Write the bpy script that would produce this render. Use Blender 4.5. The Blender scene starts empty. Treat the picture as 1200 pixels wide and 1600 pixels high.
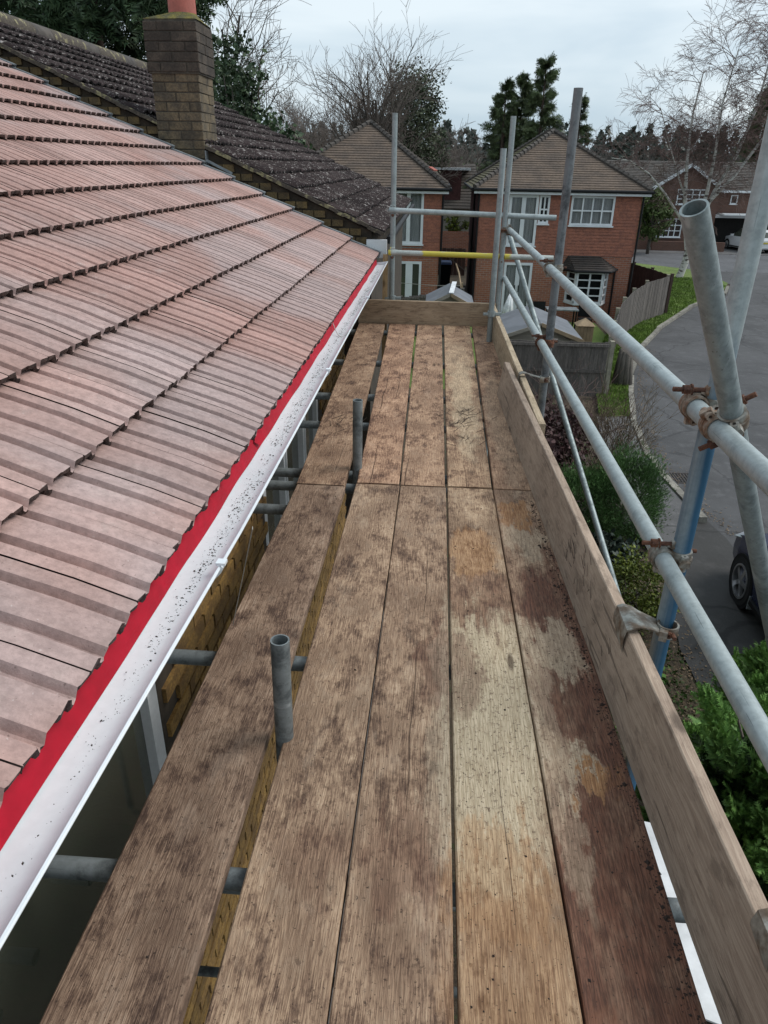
import bpy, math, random
from mathutils import Vector, Matrix, noise
V = Vector
R = math.radians
sc = bpy.context.scene
col = bpy.context.collection
# ------------------------------------------------------------------ camera
EYE = V((0.0, 0.0, 5.2))
cam_data = bpy.data.cameras.new('camera')
cam = bpy.data.objects.new('camera', cam_data)
col.objects.link(cam)
cam_data.sensor_fit = 'VERTICAL'
cam_data.sensor_height = 36.0
cam_data.sensor_width = 27.0
cam_data.lens = 1109.0 / 1600.0 * 36.0
cam_data.clip_start = 0.05
cam_data.clip_end = 600.0
CROT = Matrix.Rotation(R(3.638), 3, 'Z') @ Matrix.Rotation(R(90 - 26.107), 3, 'X') @ Matrix.Rotation(R(1.0), 3, 'Z')
cam.matrix_world = Matrix.Translation(EYE) @ CROT.to_4x4()
sc.camera = cam
# ------------------------------------------------------------------ sky, sun, exposure
SUN_EL, SUN_AZ = 48.0, 76.0            # soft overcast sun, high on the right
world = bpy.data.worlds.new('World')
sc.world = world
world.use_nodes = True
wn = world.node_tree
wn.nodes.clear()
def N(nt, typ, ins=None, **props):
    nd = nt.nodes.new(typ)
    for k, v in props.items():
        setattr(nd, k, v)
    for k, v in (ins or {}).items():
        s = nd.inputs[k]
        if isinstance(v, bpy.types.NodeSocket):
            nt.links.new(v, s)
        else:
            s.default_value = v
    return nd
sky = N(wn, 'ShaderNodeTexSky', sky_type='NISHITA', sun_disc=False)
sky.sun_elevation = R(SUN_EL)
sky.sun_rotation = R(SUN_AZ)
sky.air_density = 1.0
sky.dust_density = 2.0
tcw = N(wn, 'ShaderNodeTexCoord')
mapw = N(wn, 'ShaderNodeMapping', {'Vector': tcw.outputs['Generated'], 'Scale': (1.0, 1.0, 4.5)})
n1 = N(wn, 'ShaderNodeTexNoise', {'Vector': mapw.outputs[0], 'Scale': 2.2, 'Detail': 5.0, 'Roughness': 0.5, 'Distortion': 0.35})
mr = N(wn, 'ShaderNodeMapRange', {'Value': n1.outputs[0], 'From Min': 0.38, 'From Max': 0.64})
cl = N(wn, 'ShaderNodeMix', {0: mr.outputs[0], 6: (3.9, 4.85, 5.6, 1), 7: (5.95, 6.65, 7.05, 1)}, data_type='RGBA')
mx = N(wn, 'ShaderNodeMix', {0: 0.88, 6: sky.outputs[0], 7: cl.outputs[2]}, data_type='RGBA')
bg = N(wn, 'ShaderNodeBackground', {'Color': mx.outputs[2], 'Strength': 0.095})
N(wn, 'ShaderNodeOutputWorld', {'Surface': bg.outputs[0]})
sun_data = bpy.data.lights.new('sun', 'SUN')
sun_data.energy = 1.5
sun_data.angle = R(30)
sun_data.color = (1.0, 0.97, 0.93)
sun = bpy.data.objects.new('sun', sun_data)
col.objects.link(sun)
sdir = V((math.sin(R(SUN_AZ)) * math.cos(R(SUN_EL)), math.cos(R(SUN_AZ)) * math.cos(R(SUN_EL)), math.sin(R(SUN_EL))))
sun.rotation_euler = sdir.to_track_quat('Z', 'Y').to_euler()
sun.location = (0, 0, 30)
sc.view_settings.view_transform = 'Standard'
sc.view_settings.look = 'None'
sc.view_settings.exposure = 0.62
sc.view_settings.gamma = 1.0
sc.view_settings.use_curve_mapping = False
sc.render.engine = 'CYCLES'
sc.cycles.use_denoising = True
sc.cycles.max_bounces = 6
sc.cycles.diffuse_bounces = 3
sc.cycles.glossy_bounces = 3
sc.cycles.transparent_max_bounces = 12
# ------------------------------------------------------------------ building helpers
WL = {}                                   # world position of every empty / parent
def wloc(o):
    return WL.get(o.name, V((0, 0, 0))) if o else V((0, 0, 0))
def tag(o, label=None, cat=None, group=None, kind=None):
    if label: o['label'] = label
    if cat: o['category'] = cat
    if group: o['group'] = group
    if kind: o['kind'] = kind
    return o
def empty(name, loc, label, cat, group=None):
    o = bpy.data.objects.new(name, None)
    col.objects.link(o)
    o.location = loc
    o.empty_display_size = 0.2
    WL[o.name] = V(loc)
    return tag(o, label, cat, group)
def inst(name, mesh, parent, mat4):
    """link a copy that shares mesh data; mat4 is its world matrix (parents are never rotated)"""
    o = bpy.data.objects.new(name, mesh)
    col.objects.link(o)
    m = mat4.copy()
    WL[o.name] = m.translation.copy()
    if parent:
        o.parent = parent
        m.translation = m.translation - wloc(parent)
    o.matrix_basis = m
    return o
def frame(a, b, c, p):
    m = Matrix.Identity(4)
    for i, ax in enumerate((a, b, c)):
        for k in range(3):
            m[k][i] = ax[k]
    m.translation = p
    return m
class MB:
    def __init__(s):
        s.v, s.f, s.m = [], [], []
    def add(s, vs, fs, m=0):
        b = len(s.v)
        s.v.extend(tuple(p) for p in vs)
        for f in fs:
            s.f.append(tuple(b + i for i in f)); s.m.append(m)
    def quad(s, a, b, c, d, m=0):
        s.add((a, b, c, d), ((0, 1, 2, 3),), m)
    def box(s, x0, x1, y0, y1, z0, z1, m=0):
        s.add([(x0, y0, z0), (x1, y0, z0), (x1, y1, z0), (x0, y1, z0), (x0, y0, z1), (x1, y0, z1), (x1, y1, z1), (x0, y1, z1)],
              [(0, 3, 2, 1), (4, 5, 6, 7), (0, 1, 5, 4), (1, 2, 6, 5), (2, 3, 7, 6), (3, 0, 4, 7)], m)
    def bar(s, p0, p1, w, h, up=(0, 0, 1), m=0):
        p0, p1 = V(p0), V(p1)
        d = (p1 - p0).normalized()
        x = d.cross(V(up)).normalized() * (w / 2)
        z = x.normalized().cross(d) * (h / 2)
        vs = [p + sx * x + sz * z for p in (p0, p1) for sx, sz in ((-1, -1), (1, -1), (1, 1), (-1, 1))]
        s.add(vs, [(3, 2, 1, 0), (4, 5, 6, 7), (0, 1, 5, 4), (1, 2, 6, 5), (2, 3, 7, 6), (3, 0, 4, 7)], m)
    def tube(s, pts, rad, n=8, cap=True, m=0):
        pts = [V(p) for p in pts]
        if not isinstance(rad, (list, tuple)): rad = [rad] * len(pts)
        b = len(s.v)
        d = (pts[1] - pts[0]).normalized()
        x = d.orthogonal().normalized()
        for i, p in enumerate(pts):
            if i: d2 = (pts[min(i + 1, len(pts) - 1)] - pts[i - 1])
            else: d2 = pts[1] - pts[0]
            if d2.length > 1e-9: d = d2.normalized()
            x = (x - d * x.dot(d))
            x = x.normalized() if x.length > 1e-6 else d.orthogonal().normalized()
            y = d.cross(x)
            for k in range(n):
                a = 2 * math.pi * k / n
                s.v.append(tuple(p + (x * math.cos(a) + y * math.sin(a)) * rad[i]))
        for i in range(len(pts) - 1):
            for k in range(n):
                k2 = (k + 1) % n
                s.f.append((b + i * n + k, b + i * n + k2, b + (i + 1) * n + k2, b + (i + 1) * n + k)); s.m.append(m)
        if cap:
            s.f.append(tuple(b + k for k in reversed(range(n)))); s.m.append(m)
            e = b + (len(pts) - 1) * n
            s.f.append(tuple(e + k for k in range(n))); s.m.append(m)
    def pipe(s, p0, p1, r=0.02415, ri=0.0202, n=20, seg=1, m=0):
        """hollow scaffold tube with open ends"""
        p0, p1 = V(p0), V(p1)
        d = (p1 - p0).normalized(); x = d.orthogonal().normalized(); y = d.cross(x)
        b = len(s.v)
        depth = min(0.12, (p1 - p0).length * .4)
        rings = [(p0 + d * depth, ri), (p0, ri), (p0, r)] + [(p0.lerp(p1, i / seg), r) for i in range(1, seg)] + [(p1, r), (p1, ri), (p1 - d * depth, ri)]
        for p, rr in rings:
            for k in range(n):
                a = 2 * math.pi * k / n
                s.v.append(tuple(p + (x * math.cos(a) + y * math.sin(a)) * rr))
        for i in range(len(rings) - 1):
            for k in range(n):
                k2 = (k + 1) % n
                s.f.append((b + i * n + k, b + i * n + k2, b + (i + 1) * n + k2, b + (i + 1) * n + k)); s.m.append(m)
        e = b + (len(rings) - 1) * n
        s.f.append(tuple(b + k for k in reversed(range(n)))); s.m.append(m)
        s.f.append(tuple(e + k for k in range(n))); s.m.append(m)
    def ring(s, c, axis, r0, r1, w, a0=0, a1=360, n=20, ref=None, m=0):
        """a band of square section round an axis"""
        c, d = V(c), V(axis).normalized()
        x = (V(ref) - d * V(ref).dot(d)).normalized() if ref else d.orthogonal().normalized()
        y = d.cross(x)
        b = len(s.v)
        full = abs(a1 - a0) >= 360
        cnt = n if full else n + 1
        for i in range(cnt):
            a = R(a0 + (a1 - a0) * i / n)
            e = x * math.cos(a) + y * math.sin(a)
            for rr, h in ((r0, -w / 2), (r1, -w / 2), (r1, w / 2), (r0, w / 2)):
                s.v.append(tuple(c + e * rr + d * h))
        for i in range(n):
            j = (i + 1) % cnt
            for k in range(4):
                k2 = (k + 1) % 4
                s.f.append((b + i * 4 + k, b + i * 4 + k2, b + j * 4 + k2, b + j * 4 + k)); s.m.append(m)
        if not full:
            s.f.append((b, b + 1, b + 2, b + 3)); s.m.append(m)
            e = b + n * 4
            s.f.append((e + 3, e + 2, e + 1, e)); s.m.append(m)
    def mesh(s, name, mats, smooth=False, off=V((0, 0, 0))):
        me = bpy.data.meshes.new(name)
        me.from_pydata([(p[0] - off[0], p[1] - off[1], p[2] - off[2]) for p in s.v], [], s.f)
        mats = mats if isinstance(mats, (list, tuple)) else [mats]
        for mt in mats: me.materials.append(mt)
        if len(mats) > 1: me.polygons.foreach_set('material_index', s.m)
        if smooth is True: me.polygons.foreach_set('use_smooth', [True] * len(me.polygons))
        elif smooth:
            me.polygons.foreach_set('use_smooth', [True] * len(me.polygons))
            me.set_sharp_from_angle(angle=R(smooth))
        me.update()
        return me
    def build(s, name, mats, parent=None, smooth=False, label=None, cat=None, group=None, kind=None):
        if parent: off = wloc(parent)
        else:
            xs = [p[0] for p in s.v]; ys = [p[1] for p in s.v]; zs = [p[2] for p in s.v]
            off = V(((min(xs) + max(xs)) / 2, (min(ys) + max(ys)) / 2, min(zs)))
        o = bpy.data.objects.new(name, s.mesh(name, mats, smooth, off))
        col.objects.link(o)
        if parent: o.parent = parent
        else: o.location = off
        WL[o.name] = V(off)
        return tag(o, label, cat, group, kind)
def view(p):
    """how large a point shows: distance, and whether it lies in the picture"""
    c = CROT.transposed() @ (V(p) - EYE)
    if c.z > -0.05: return 1e9, False
    x, y = 600 + 1109 * c.x / -c.z, 800 - 1109 * c.y / -c.z
    return -c.z, (-30 < x < 1230 and -30 < y < 1630)
# ------------------------------------------------------------------ materials
def new_mat(name):
    m = bpy.data.materials.new(name)
    m.use_nodes = True
    nt = m.node_tree
    nt.nodes.clear()
    out = N(nt, 'ShaderNodeOutputMaterial')
    bs = N(nt, 'ShaderNodeBsdfPrincipled')
    nt.links.new(bs.outputs[0], out.inputs[0])
    return m, nt, bs
def c4(c): return (c[0], c[1], c[2], 1)
def mixc(nt, f, a, b, blend='MIX'):
    return N(nt, 'ShaderNodeMix', {0: f, 6: a if not isinstance(a, tuple) else c4(a), 7: b if not isinstance(b, tuple) else c4(b)}, data_type='RGBA', blend_type=blend).outputs[2]
def mrange(nt, v, a, b, c=0.0, d=1.0, smooth=True):
    return N(nt, 'ShaderNodeMapRange', {'Value': v, 'From Min': a, 'From Max': b, 'To Min': c, 'To Max': d}, interpolation_type='SMOOTHSTEP' if smooth else 'LINEAR').outputs[0]
def math_(nt, op, a, b=0.0):
    return N(nt, 'ShaderNodeMath', {0: a, 1: b}, operation=op).outputs[0]
def vmul(nt, a, b):
    return N(nt, 'ShaderNodeVectorMath', {0: a, 1: b}, operation='MULTIPLY').outputs[0]
def vadd(nt, a, b):
    return N(nt, 'ShaderNodeVectorMath', {0: a, 1: b}, operation='ADD').outputs[0]
def nz(nt, vec, scale, detail=3.0, rough=0.55, dist=0.0, out=0):
    return N(nt, 'ShaderNodeTexNoise', {'Vector': vec, 'Scale': scale, 'Detail': detail, 'Roughness': rough, 'Distortion': dist}).outputs[out]
def geo(nt): return N(nt, 'ShaderNodeNewGeometry')
def bump(nt, bs, h, strength=0.4, dist=0.01):
    b = N(nt, 'ShaderNodeBump', {'Height': h, 'Strength': strength, 'Distance': dist})
    nt.links.new(b.outputs[0], bs.inputs['Normal'])
def setin(nt, bs, **kw):
    for k, v in kw.items():
        k = k.replace('_', ' ')
        if isinstance(v, bpy.types.NodeSocket): nt.links.new(v, bs.inputs[k])
        else: bs.inputs[k].default_value = v if not (isinstance(v, tuple) and len(v) == 3) else c4(v)
def M(name, c, c2=None, rough=0.75, metal=0.0, scale=8.0, stretch=(1, 1, 1), fine=0.18, fscale=60.0, bmp=0.0, bdist=0.004, rnd=0.0, island=0.0, spec=0.5, lo=0.35, hi=0.65):
    """general weathered surface: two colours by a broad noise, a finer brightness noise, per-object or per-leaf variation"""
    m, nt, bs = new_mat(name)
    g = geo(nt)
    p = vmul(nt, g.outputs['Position'], stretch)
    c2 = c2 or tuple(x * 0.72 for x in c)
    f = mrange(nt, nz(nt, p, scale, 5.0), lo, hi)
    cc = mixc(nt, f, c, c2)
    fn = nz(nt, p, fscale, 3.0)
    cc = mixc(nt, 1.0, cc, N(nt, 'ShaderNodeCombineColor', {0: mrange(nt, fn, .25, .75, 1 - fine, 1 + fine), 1: mrange(nt, fn, .25, .75, 1 - fine, 1 + fine), 2: mrange(nt, fn, .25, .75, 1 - fine, 1 + fine)}).outputs[0], 'MULTIPLY')
    if rnd or island:
        r = N(nt, 'ShaderNodeObjectInfo').outputs['Random'] if rnd else g.outputs['Random Per Island']
        a = rnd or island
        v = mrange(nt, r, 0, 1, 1 - a, 1 + a, False)
        cc = mixc(nt, 1.0, cc, N(nt, 'ShaderNodeCombineColor', {0: v, 1: v, 2: v}).outputs[0], 'MULTIPLY')
    setin(nt, bs, Base_Color=cc, Roughness=rough, Metallic=metal)
    bs.inputs['Specular IOR Level'].default_value = spec
    if bmp: bump(nt, bs, fn, bmp, bdist)
    return m
def deck_wood():
    """weathered scaffold board: grain along Y, mottled grime, damp patches and scuffed pale ones; tint from the object colour"""
    m, nt, bs = new_mat('deck_wood')
    g = geo(nt); oi = N(nt, 'ShaderNodeObjectInfo')
    pos = g.outputs['Position']
    off = N(nt, 'ShaderNodeCombineXYZ', {0: math_(nt, 'MULTIPLY', oi.outputs['Random'], 37.0), 1: math_(nt, 'MULTIPLY', oi.outputs['Random'], 91.0), 2: 0.0}).outputs[0]
    p = vadd(nt, pos, off)
    warp = nz(nt, vmul(nt, p, (9, 1.6, 9)), 1.0, 2.0)
    gp = vadd(nt, p, N(nt, 'ShaderNodeCombineXYZ', {0: math_(nt, 'MULTIPLY', warp, 0.05)}).outputs[0])
    g1 = nz(nt, vmul(nt, gp, (170, 9.0, 170)), 1.0, 4.0, 0.62)
    g2 = nz(nt, vmul(nt, gp, (420, 26, 420)), 1.0, 2.0)
    grain = mrange(nt, math_(nt, 'ADD', math_(nt, 'MULTIPLY', g1, .5), math_(nt, 'MULTIPLY', g2, .5)), .36, .64)
    mo = mrange(nt, nz(nt, vmul(nt, p, (1, .6, 1)), 13.0, 9.0, .74), .34, .66, smooth=False)
    tone = math_(nt, 'ADD', math_(nt, 'MULTIPLY', mo, .70), math_(nt, 'MULTIPLY', grain, .30))
    rp = N(nt, 'ShaderNodeValToRGB', {0: tone})
    e = rp.color_ramp.elements
    e[0].position = .16; e[0].color = (0.100, 0.062, 0.045, 1)
    e[1].position = .86; e[1].color = (0.68, 0.52, 0.375, 1)
    for ps, cl_ in ((.36, (0.228, 0.150, 0.103, 1)), (.55, (0.405, 0.283, 0.192, 1)), (.70, (0.52, 0.378, 0.262, 1))):
        q = e.new(ps); q.color = cl_
    cc = rp.outputs[0]
    # mottled grime, in two sizes
    pt = mrange(nt, nz(nt, vmul(nt, p, (1.0, .6, 1)), 6.5, 8.0, .72), .50, .60)
    cc = mixc(nt, math_(nt, 'MULTIPLY', pt, .55), cc, (0.125, 0.073, 0.048))
    pt2 = mrange(nt, nz(nt, vmul(nt, p, (1.0, .8, 1)), 46.0, 5.0, .75), .57, .65)
    cc = mixc(nt, math_(nt, 'MULTIPLY', pt2, .6), cc, (0.085, 0.050, 0.035))
    lt = mrange(nt, nz(nt, vmul(nt, p, (1.4, .5, 1)), 5.5, 7.0, .72), .54, .66)
    cc = mixc(nt, math_(nt, 'MULTIPLY', lt, .40), cc, (0.60, 0.465, 0.34))
    # patches that dried pale or stayed wet, each with its own place on the boards
    wv = N(nt, 'ShaderNodeTexNoise', {'Vector': vmul(nt, pos, (1, .6, 1)), 'Scale': 9.0, 'Detail': 9.0, 'Roughness': .72}).outputs[1]
    wv2 = N(nt, 'ShaderNodeTexNoise', {'Vector': vmul(nt, pos, (55, 4, 1)), 'Scale': 1.0, 'Detail': 3.0}).outputs[1]
    wp = vadd(nt, vadd(nt, pos, vmul(nt, vadd(nt, wv, (-.5, -.5, -.5)), (.20, .62, 0))), vmul(nt, vadd(nt, wv2, (-.5, -.5, -.5)), (0, .30, 0)))
    def blobs(lst):
        acc = None
        for (x, y, sx, sy, a) in lst:
            d = N(nt, 'ShaderNodeVectorMath', {0: vmul(nt, vadd(nt, wp, (-x, -y, -3.823)), (1 / sx, 1 / sy, 0.0))}, operation='LENGTH').outputs['Value']
            k = mrange(nt, d, 1.2, .80, 0.0, a)
            acc = k if acc is None else math_(nt, 'MAXIMUM', acc, k)
        return acc
    gate = lambda lo, hi: math_(nt, 'MULTIPLY', mrange(nt, N(nt, 'ShaderNodeSeparateXYZ', {0: pos}).outputs[0], lo - .002, lo + .002), mrange(nt, N(nt, 'ShaderNodeSeparateXYZ', {0: pos}).outputs[0], hi + .002, hi - .002))
    b4 = gate(.326, .62); b3 = gate(.10, .326)
    # brown damp zones
    wet = blobs([(.50, 2.14, .15, .33, 1), (.56, 1.66, .13, .40, 1), (.44, 1.62, .10, .16, .9), (.45, .92, .20, .42, 1), (.38, .70, .2, .3, 1), (.50, 1.18, .10, .2, .9)])
    wet = math_(nt, 'MULTIPLY', wet, b4)
    wetb3 = math_(nt, 'MULTIPLY', blobs([(.14, 1.72, .05, .22, .6), (.27, 2.18, .1, .16, .6), (.16, 2.2, .12, .14, .5)]), b3)
    wetb2 = blobs([(.07, 1.75, .06, .22, .55), (-.02, 1.05, .09, .14, .5), (-.22, 1.1, .1, .1, .3)])
    pale = blobs([(.21, 1.55, .14, .50, .95), (.18, 1.25, .13, .22, .9), (.23, 1.93, .13, .16, .85), (.085, 1.87, .03, .3, .5), (.06, 1.28, .045, .22, .4), (.22, 4.55, .07, 1.1, .55), (.2, 5.6, .1, .5, .3)])
    pale4 = math_(nt, 'MULTIPLY', blobs([(.43, 1.86, .085, .13, .75), (.37, 1.42, .035, .45, .5), (.425, 1.36, .06, .09, .8), (.42, 2.62, .11, .12, .5), (.45, 4.1, .1, 1.0, .3)]), b4)
    pale = math_(nt, 'MAXIMUM', pale, pale4)
    orange = blobs([(.47, 1.33, .06, .06, .9), (.40, 2.86, .08, .1, .65), (.20, 2.50, .1, .2, .45), (.19, 1.02, .12, .14, .42), (.20, .80, .14, .2, .3)])
    wet = math_(nt, 'MULTIPLY', math_(nt, 'MAXIMUM', math_(nt, 'MAXIMUM', wet, wetb3), wetb2), mrange(nt, nz(nt, vmul(nt, p, (1, .5, 1)), 16.0, 7.0, .7), .36, .58, .68, 1))
    palec = mixc(nt, grain, (0.40, 0.32, 0.22), (0.66, 0.565, 0.425))
    dots = mrange(nt, nz(nt, pos, 95.0, 3.0, .7), .58, .66)
    palec = mixc(nt, math_(nt, 'MULTIPLY', dots, .8), palec, (0.10, 0.07, 0.05))
    cc = mixc(nt, math_(nt, 'MULTIPLY', pale, math_(nt, 'SUBTRACT', 1.0, math_(nt, 'MULTIPLY', pt2, .6))), cc, palec)
    cc = mixc(nt, orange, cc, mixc(nt, grain, (0.27, 0.125, 0.05), (0.52, 0.29, 0.13)))
    wetc = mixc(nt, grain, (0.074, 0.034, 0.022), (0.215, 0.100, 0.062))
    wetc = mixc(nt, math_(nt, 'MULTIPLY', lt, .5), wetc, (0.27, 0.125, 0.07))
    cc = mixc(nt, math_(nt, 'MULTIPLY', wet, math_(nt, 'SUBTRACT', 1.0, pale4)), cc, wetc)
    # specks of dirt and knots
    sp = mrange(nt, nz(nt, pos, 140.0, 2.0, .6), .66, .72)
    cc = mixc(nt, math_(nt, 'MULTIPLY', sp, .75), cc, (0.045, 0.03, 0.024))
    vk = N(nt, 'ShaderNodeTexVoronoi', {'Vector': vmul(nt, p, (7, 1.7, 1)), 'Scale': 1.0}).outputs[0]
    cc = mixc(nt, math_(nt, 'MULTIPLY', mrange(nt, vk, .10, .055), .75), cc, (0.06, 0.034, 0.022))
    # long hairline checks in the timber
    ck = mrange(nt, nz(nt, vmul(nt, gp, (62, .35, 62)), 1.0, 1.0, .5), .715, .735)
    cc = mixc(nt, math_(nt, 'MULTIPLY', ck, .7), cc, (0.05, 0.03, 0.02))
    cc = mixc(nt, 1.0, cc, oi.outputs['Color'], 'MULTIPLY')
    rough = math_(nt, 'SUBTRACT', .86, math_(nt, 'MULTIPLY', wet, .28))
    setin(nt, bs, Base_Color=cc, Roughness=rough)
    bs.inputs['Specular IOR Level'].default_value = .32
    hh = math_(nt, 'SUBTRACT', math_(nt, 'ADD', grain, math_(nt, 'MULTIPLY', sp, .8)), math_(nt, 'MULTIPLY', ck, 1.5))
    bump(nt, bs, hh, .55, .0025)
    return m
def toe_wood(name, along, dark, light):
    m, nt, bs = new_mat(name)
    g = geo(nt); oi = N(nt, 'ShaderNodeObjectInfo')
    off = N(nt, 'ShaderNodeCombineXYZ', {0: math_(nt, 'MULTIPLY', oi.outputs['Random'], 31.0), 1: math_(nt, 'MULTIPLY', oi.outputs['Random'], 53.0), 2: 0.0}).outputs[0]
    p = vadd(nt, g.outputs['Position'], off)
    st = {'y': (90, 2.2, 90), 'x': (2.2, 90, 90), 'z': (90, 90, 2.2)}[along]
    lo = {'y': (1, .4, 1), 'x': (.4, 1, 1), 'z': (1, 1, .4)}[along]
    w = nz(nt, vmul(nt, p, lo), 7.0, 3.0)
    gp = vadd(nt, p, vmul(nt, N(nt, 'ShaderNodeCombineXYZ', {0: w, 1: w, 2: w}).outputs[0], (.05, .05, .05)))
    gr = mrange(nt, nz(nt, vmul(nt, gp, vscale(st, 1.7)), 1.0, 6.0, .68), .30, .70)
    cc = mixc(nt, gr, dark, light)
    pt = mrange(nt, nz(nt, vmul(nt, p, lo), 6.0, 6.0, .65), .45, .7)
    cc = mixc(nt, math_(nt, 'MULTIPLY', pt, .5), cc, tuple(x * .62 for x in dark))
    lt = mrange(nt, nz(nt, vmul(nt, p, lo), 3.1, 5.0, .6), .52, .68)
    cc = mixc(nt, math_(nt, 'MULTIPLY', lt, .4), cc, tuple(min(1, x * 1.25) for x in light))
    gm_ = mrange(nt, nz(nt, vmul(nt, p, lo), 24.0, 8.0, .75), .50, .64)
    cc = mixc(nt, math_(nt, 'MULTIPLY', gm_, .5), cc, tuple(x * .5 for x in dark))
    kn = N(nt, 'ShaderNodeTexVoronoi', {'Vector': vmul(nt, p, lo), 'Scale': 5.0}).outputs[0]
    cc = mixc(nt, math_(nt, 'MULTIPLY', mrange(nt, kn, .11, .05), .8), cc, tuple(x * .35 for x in dark))
    ck = mrange(nt, nz(nt, vmul(nt, gp, vscale(st, .45)), 1.0, 1.0), .70, .72)
    cc = mixc(nt, math_(nt, 'MULTIPLY', ck, .6), cc, tuple(x * .3 for x in dark))
    setin(nt, bs, Base_Color=cc, Roughness=.85)
    bs.inputs['Specular IOR Level'].default_value = .3
    bump(nt, bs, math_(nt, 'SUBTRACT', gr, ck), .5, .002)
    return m
def vscale(t, k): return tuple(x * k for x in t)
def galv(name, base, dark, along, dirt=.38, metal=.35, rough=.52, paint=None):
    """galvanised tube: lengthwise drawn streaks, white bloom, scratches; paint = (colour, coverage test builder)"""
    m, nt, bs = new_mat(name)
    g = geo(nt); pos = g.outputs['Position']
    st = {'y': (60, 1.6, 60), 'x': (1.6, 60, 60), 'z': (60, 60, 1.6)}[along]
    s1 = mrange(nt, nz(nt, vmul(nt, pos, st), 1.0, 5.0, .6), .3, .7)
    s2 = mrange(nt, nz(nt, pos, 11.0, 8.0, .72), .44, .66)
    cc = mixc(nt, math_(nt, 'MULTIPLY', s1, .5), base, tuple(min(1, x * 1.3) for x in base))
    cc = mixc(nt, math_(nt, 'MULTIPLY', s2, dirt), cc, dark)
    sg = mrange(nt, nz(nt, pos, 70.0, 3.0, .6), .3, .7, .91, 1.08)
    cc = mixc(nt, 1.0, cc, N(nt, 'ShaderNodeCombineColor', {0: sg, 1: sg, 2: sg}).outputs[0], 'MULTIPLY')
    bl = mrange(nt, nz(nt, vmul(nt, pos, vscale(st, .35)), 1.0, 4.0, .6), .6, .75)
    cc = mixc(nt, math_(nt, 'MULTIPLY', bl, .45), cc, (.60, .64, .65))
    scr = mrange(nt, nz(nt, vmul(nt, pos, vscale(st, 3.0)), 1.0, 2.0), .69, .72)
    cc = mixc(nt, math_(nt, 'MULTIPLY', scr, .55), cc, tuple(x * .45 for x in dark))
    mt = metal
    if paint:
        pm = paint[1](nt, pos)
        cc = mixc(nt, pm, cc, mixc(nt, mrange(nt, nz(nt, vmul(nt, pos, st), 1.0, 4.0), .55, .72, 0, .6), paint[0], tuple(x * .6 + .05 for x in paint[0])))
        mt = math_(nt, 'MULTIPLY', math_(nt, 'SUBTRACT', 1.0, pm), metal)
    setin(nt, bs, Base_Color=cc, Roughness=mrange(nt, s2, 0, 1, rough, rough + .15), Metallic=mt)
    bump(nt, bs, s1, .12, .001)
    return m
def blue_cover(nt, pos):
    s = N(nt, 'ShaderNodeSeparateXYZ', {0: pos})
    zz = math_(nt, 'ADD', s.outputs[2], math_(nt, 'MULTIPLY', nz(nt, vmul(nt, pos, (30, 30, 3)), 1.0, 4.0), .25))
    m1 = mrange(nt, zz, 4.98, 4.82)
    xx = math_(nt, 'ADD', math_(nt, 'ADD', s.outputs[0], math_(nt, 'MULTIPLY', s.outputs[1], .45)), math_(nt, 'MULTIPLY', nz(nt, vmul(nt, pos, (45, 45, 2.5)), 1.0, 4.0), .03))
    return math_(nt, 'MULTIPLY', m1, mrange(nt, xx, 1.461, 1.493, 0, .97))
def yellow_cover(nt, pos):
    s = N(nt, 'ShaderNodeSeparateXYZ', {0: pos})
    xx = math_(nt, 'ADD', s.outputs[0], math_(nt, 'MULTIPLY', nz(nt, pos, 30.0, 3.0), .05))
    a = math_(nt, 'MULTIPLY', mrange(nt, xx, -.115, -.09), mrange(nt, xx, .72, .69))
    b = mrange(nt, xx, -.39, -.40)
    return math_(nt, 'MULTIPLY', math_(nt, 'MAXIMUM', a, b), mrange(nt, nz(nt, vmul(nt, pos, (8, 40, 40)), 1.0, 4.0), .66, .58, .35, 1))
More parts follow.
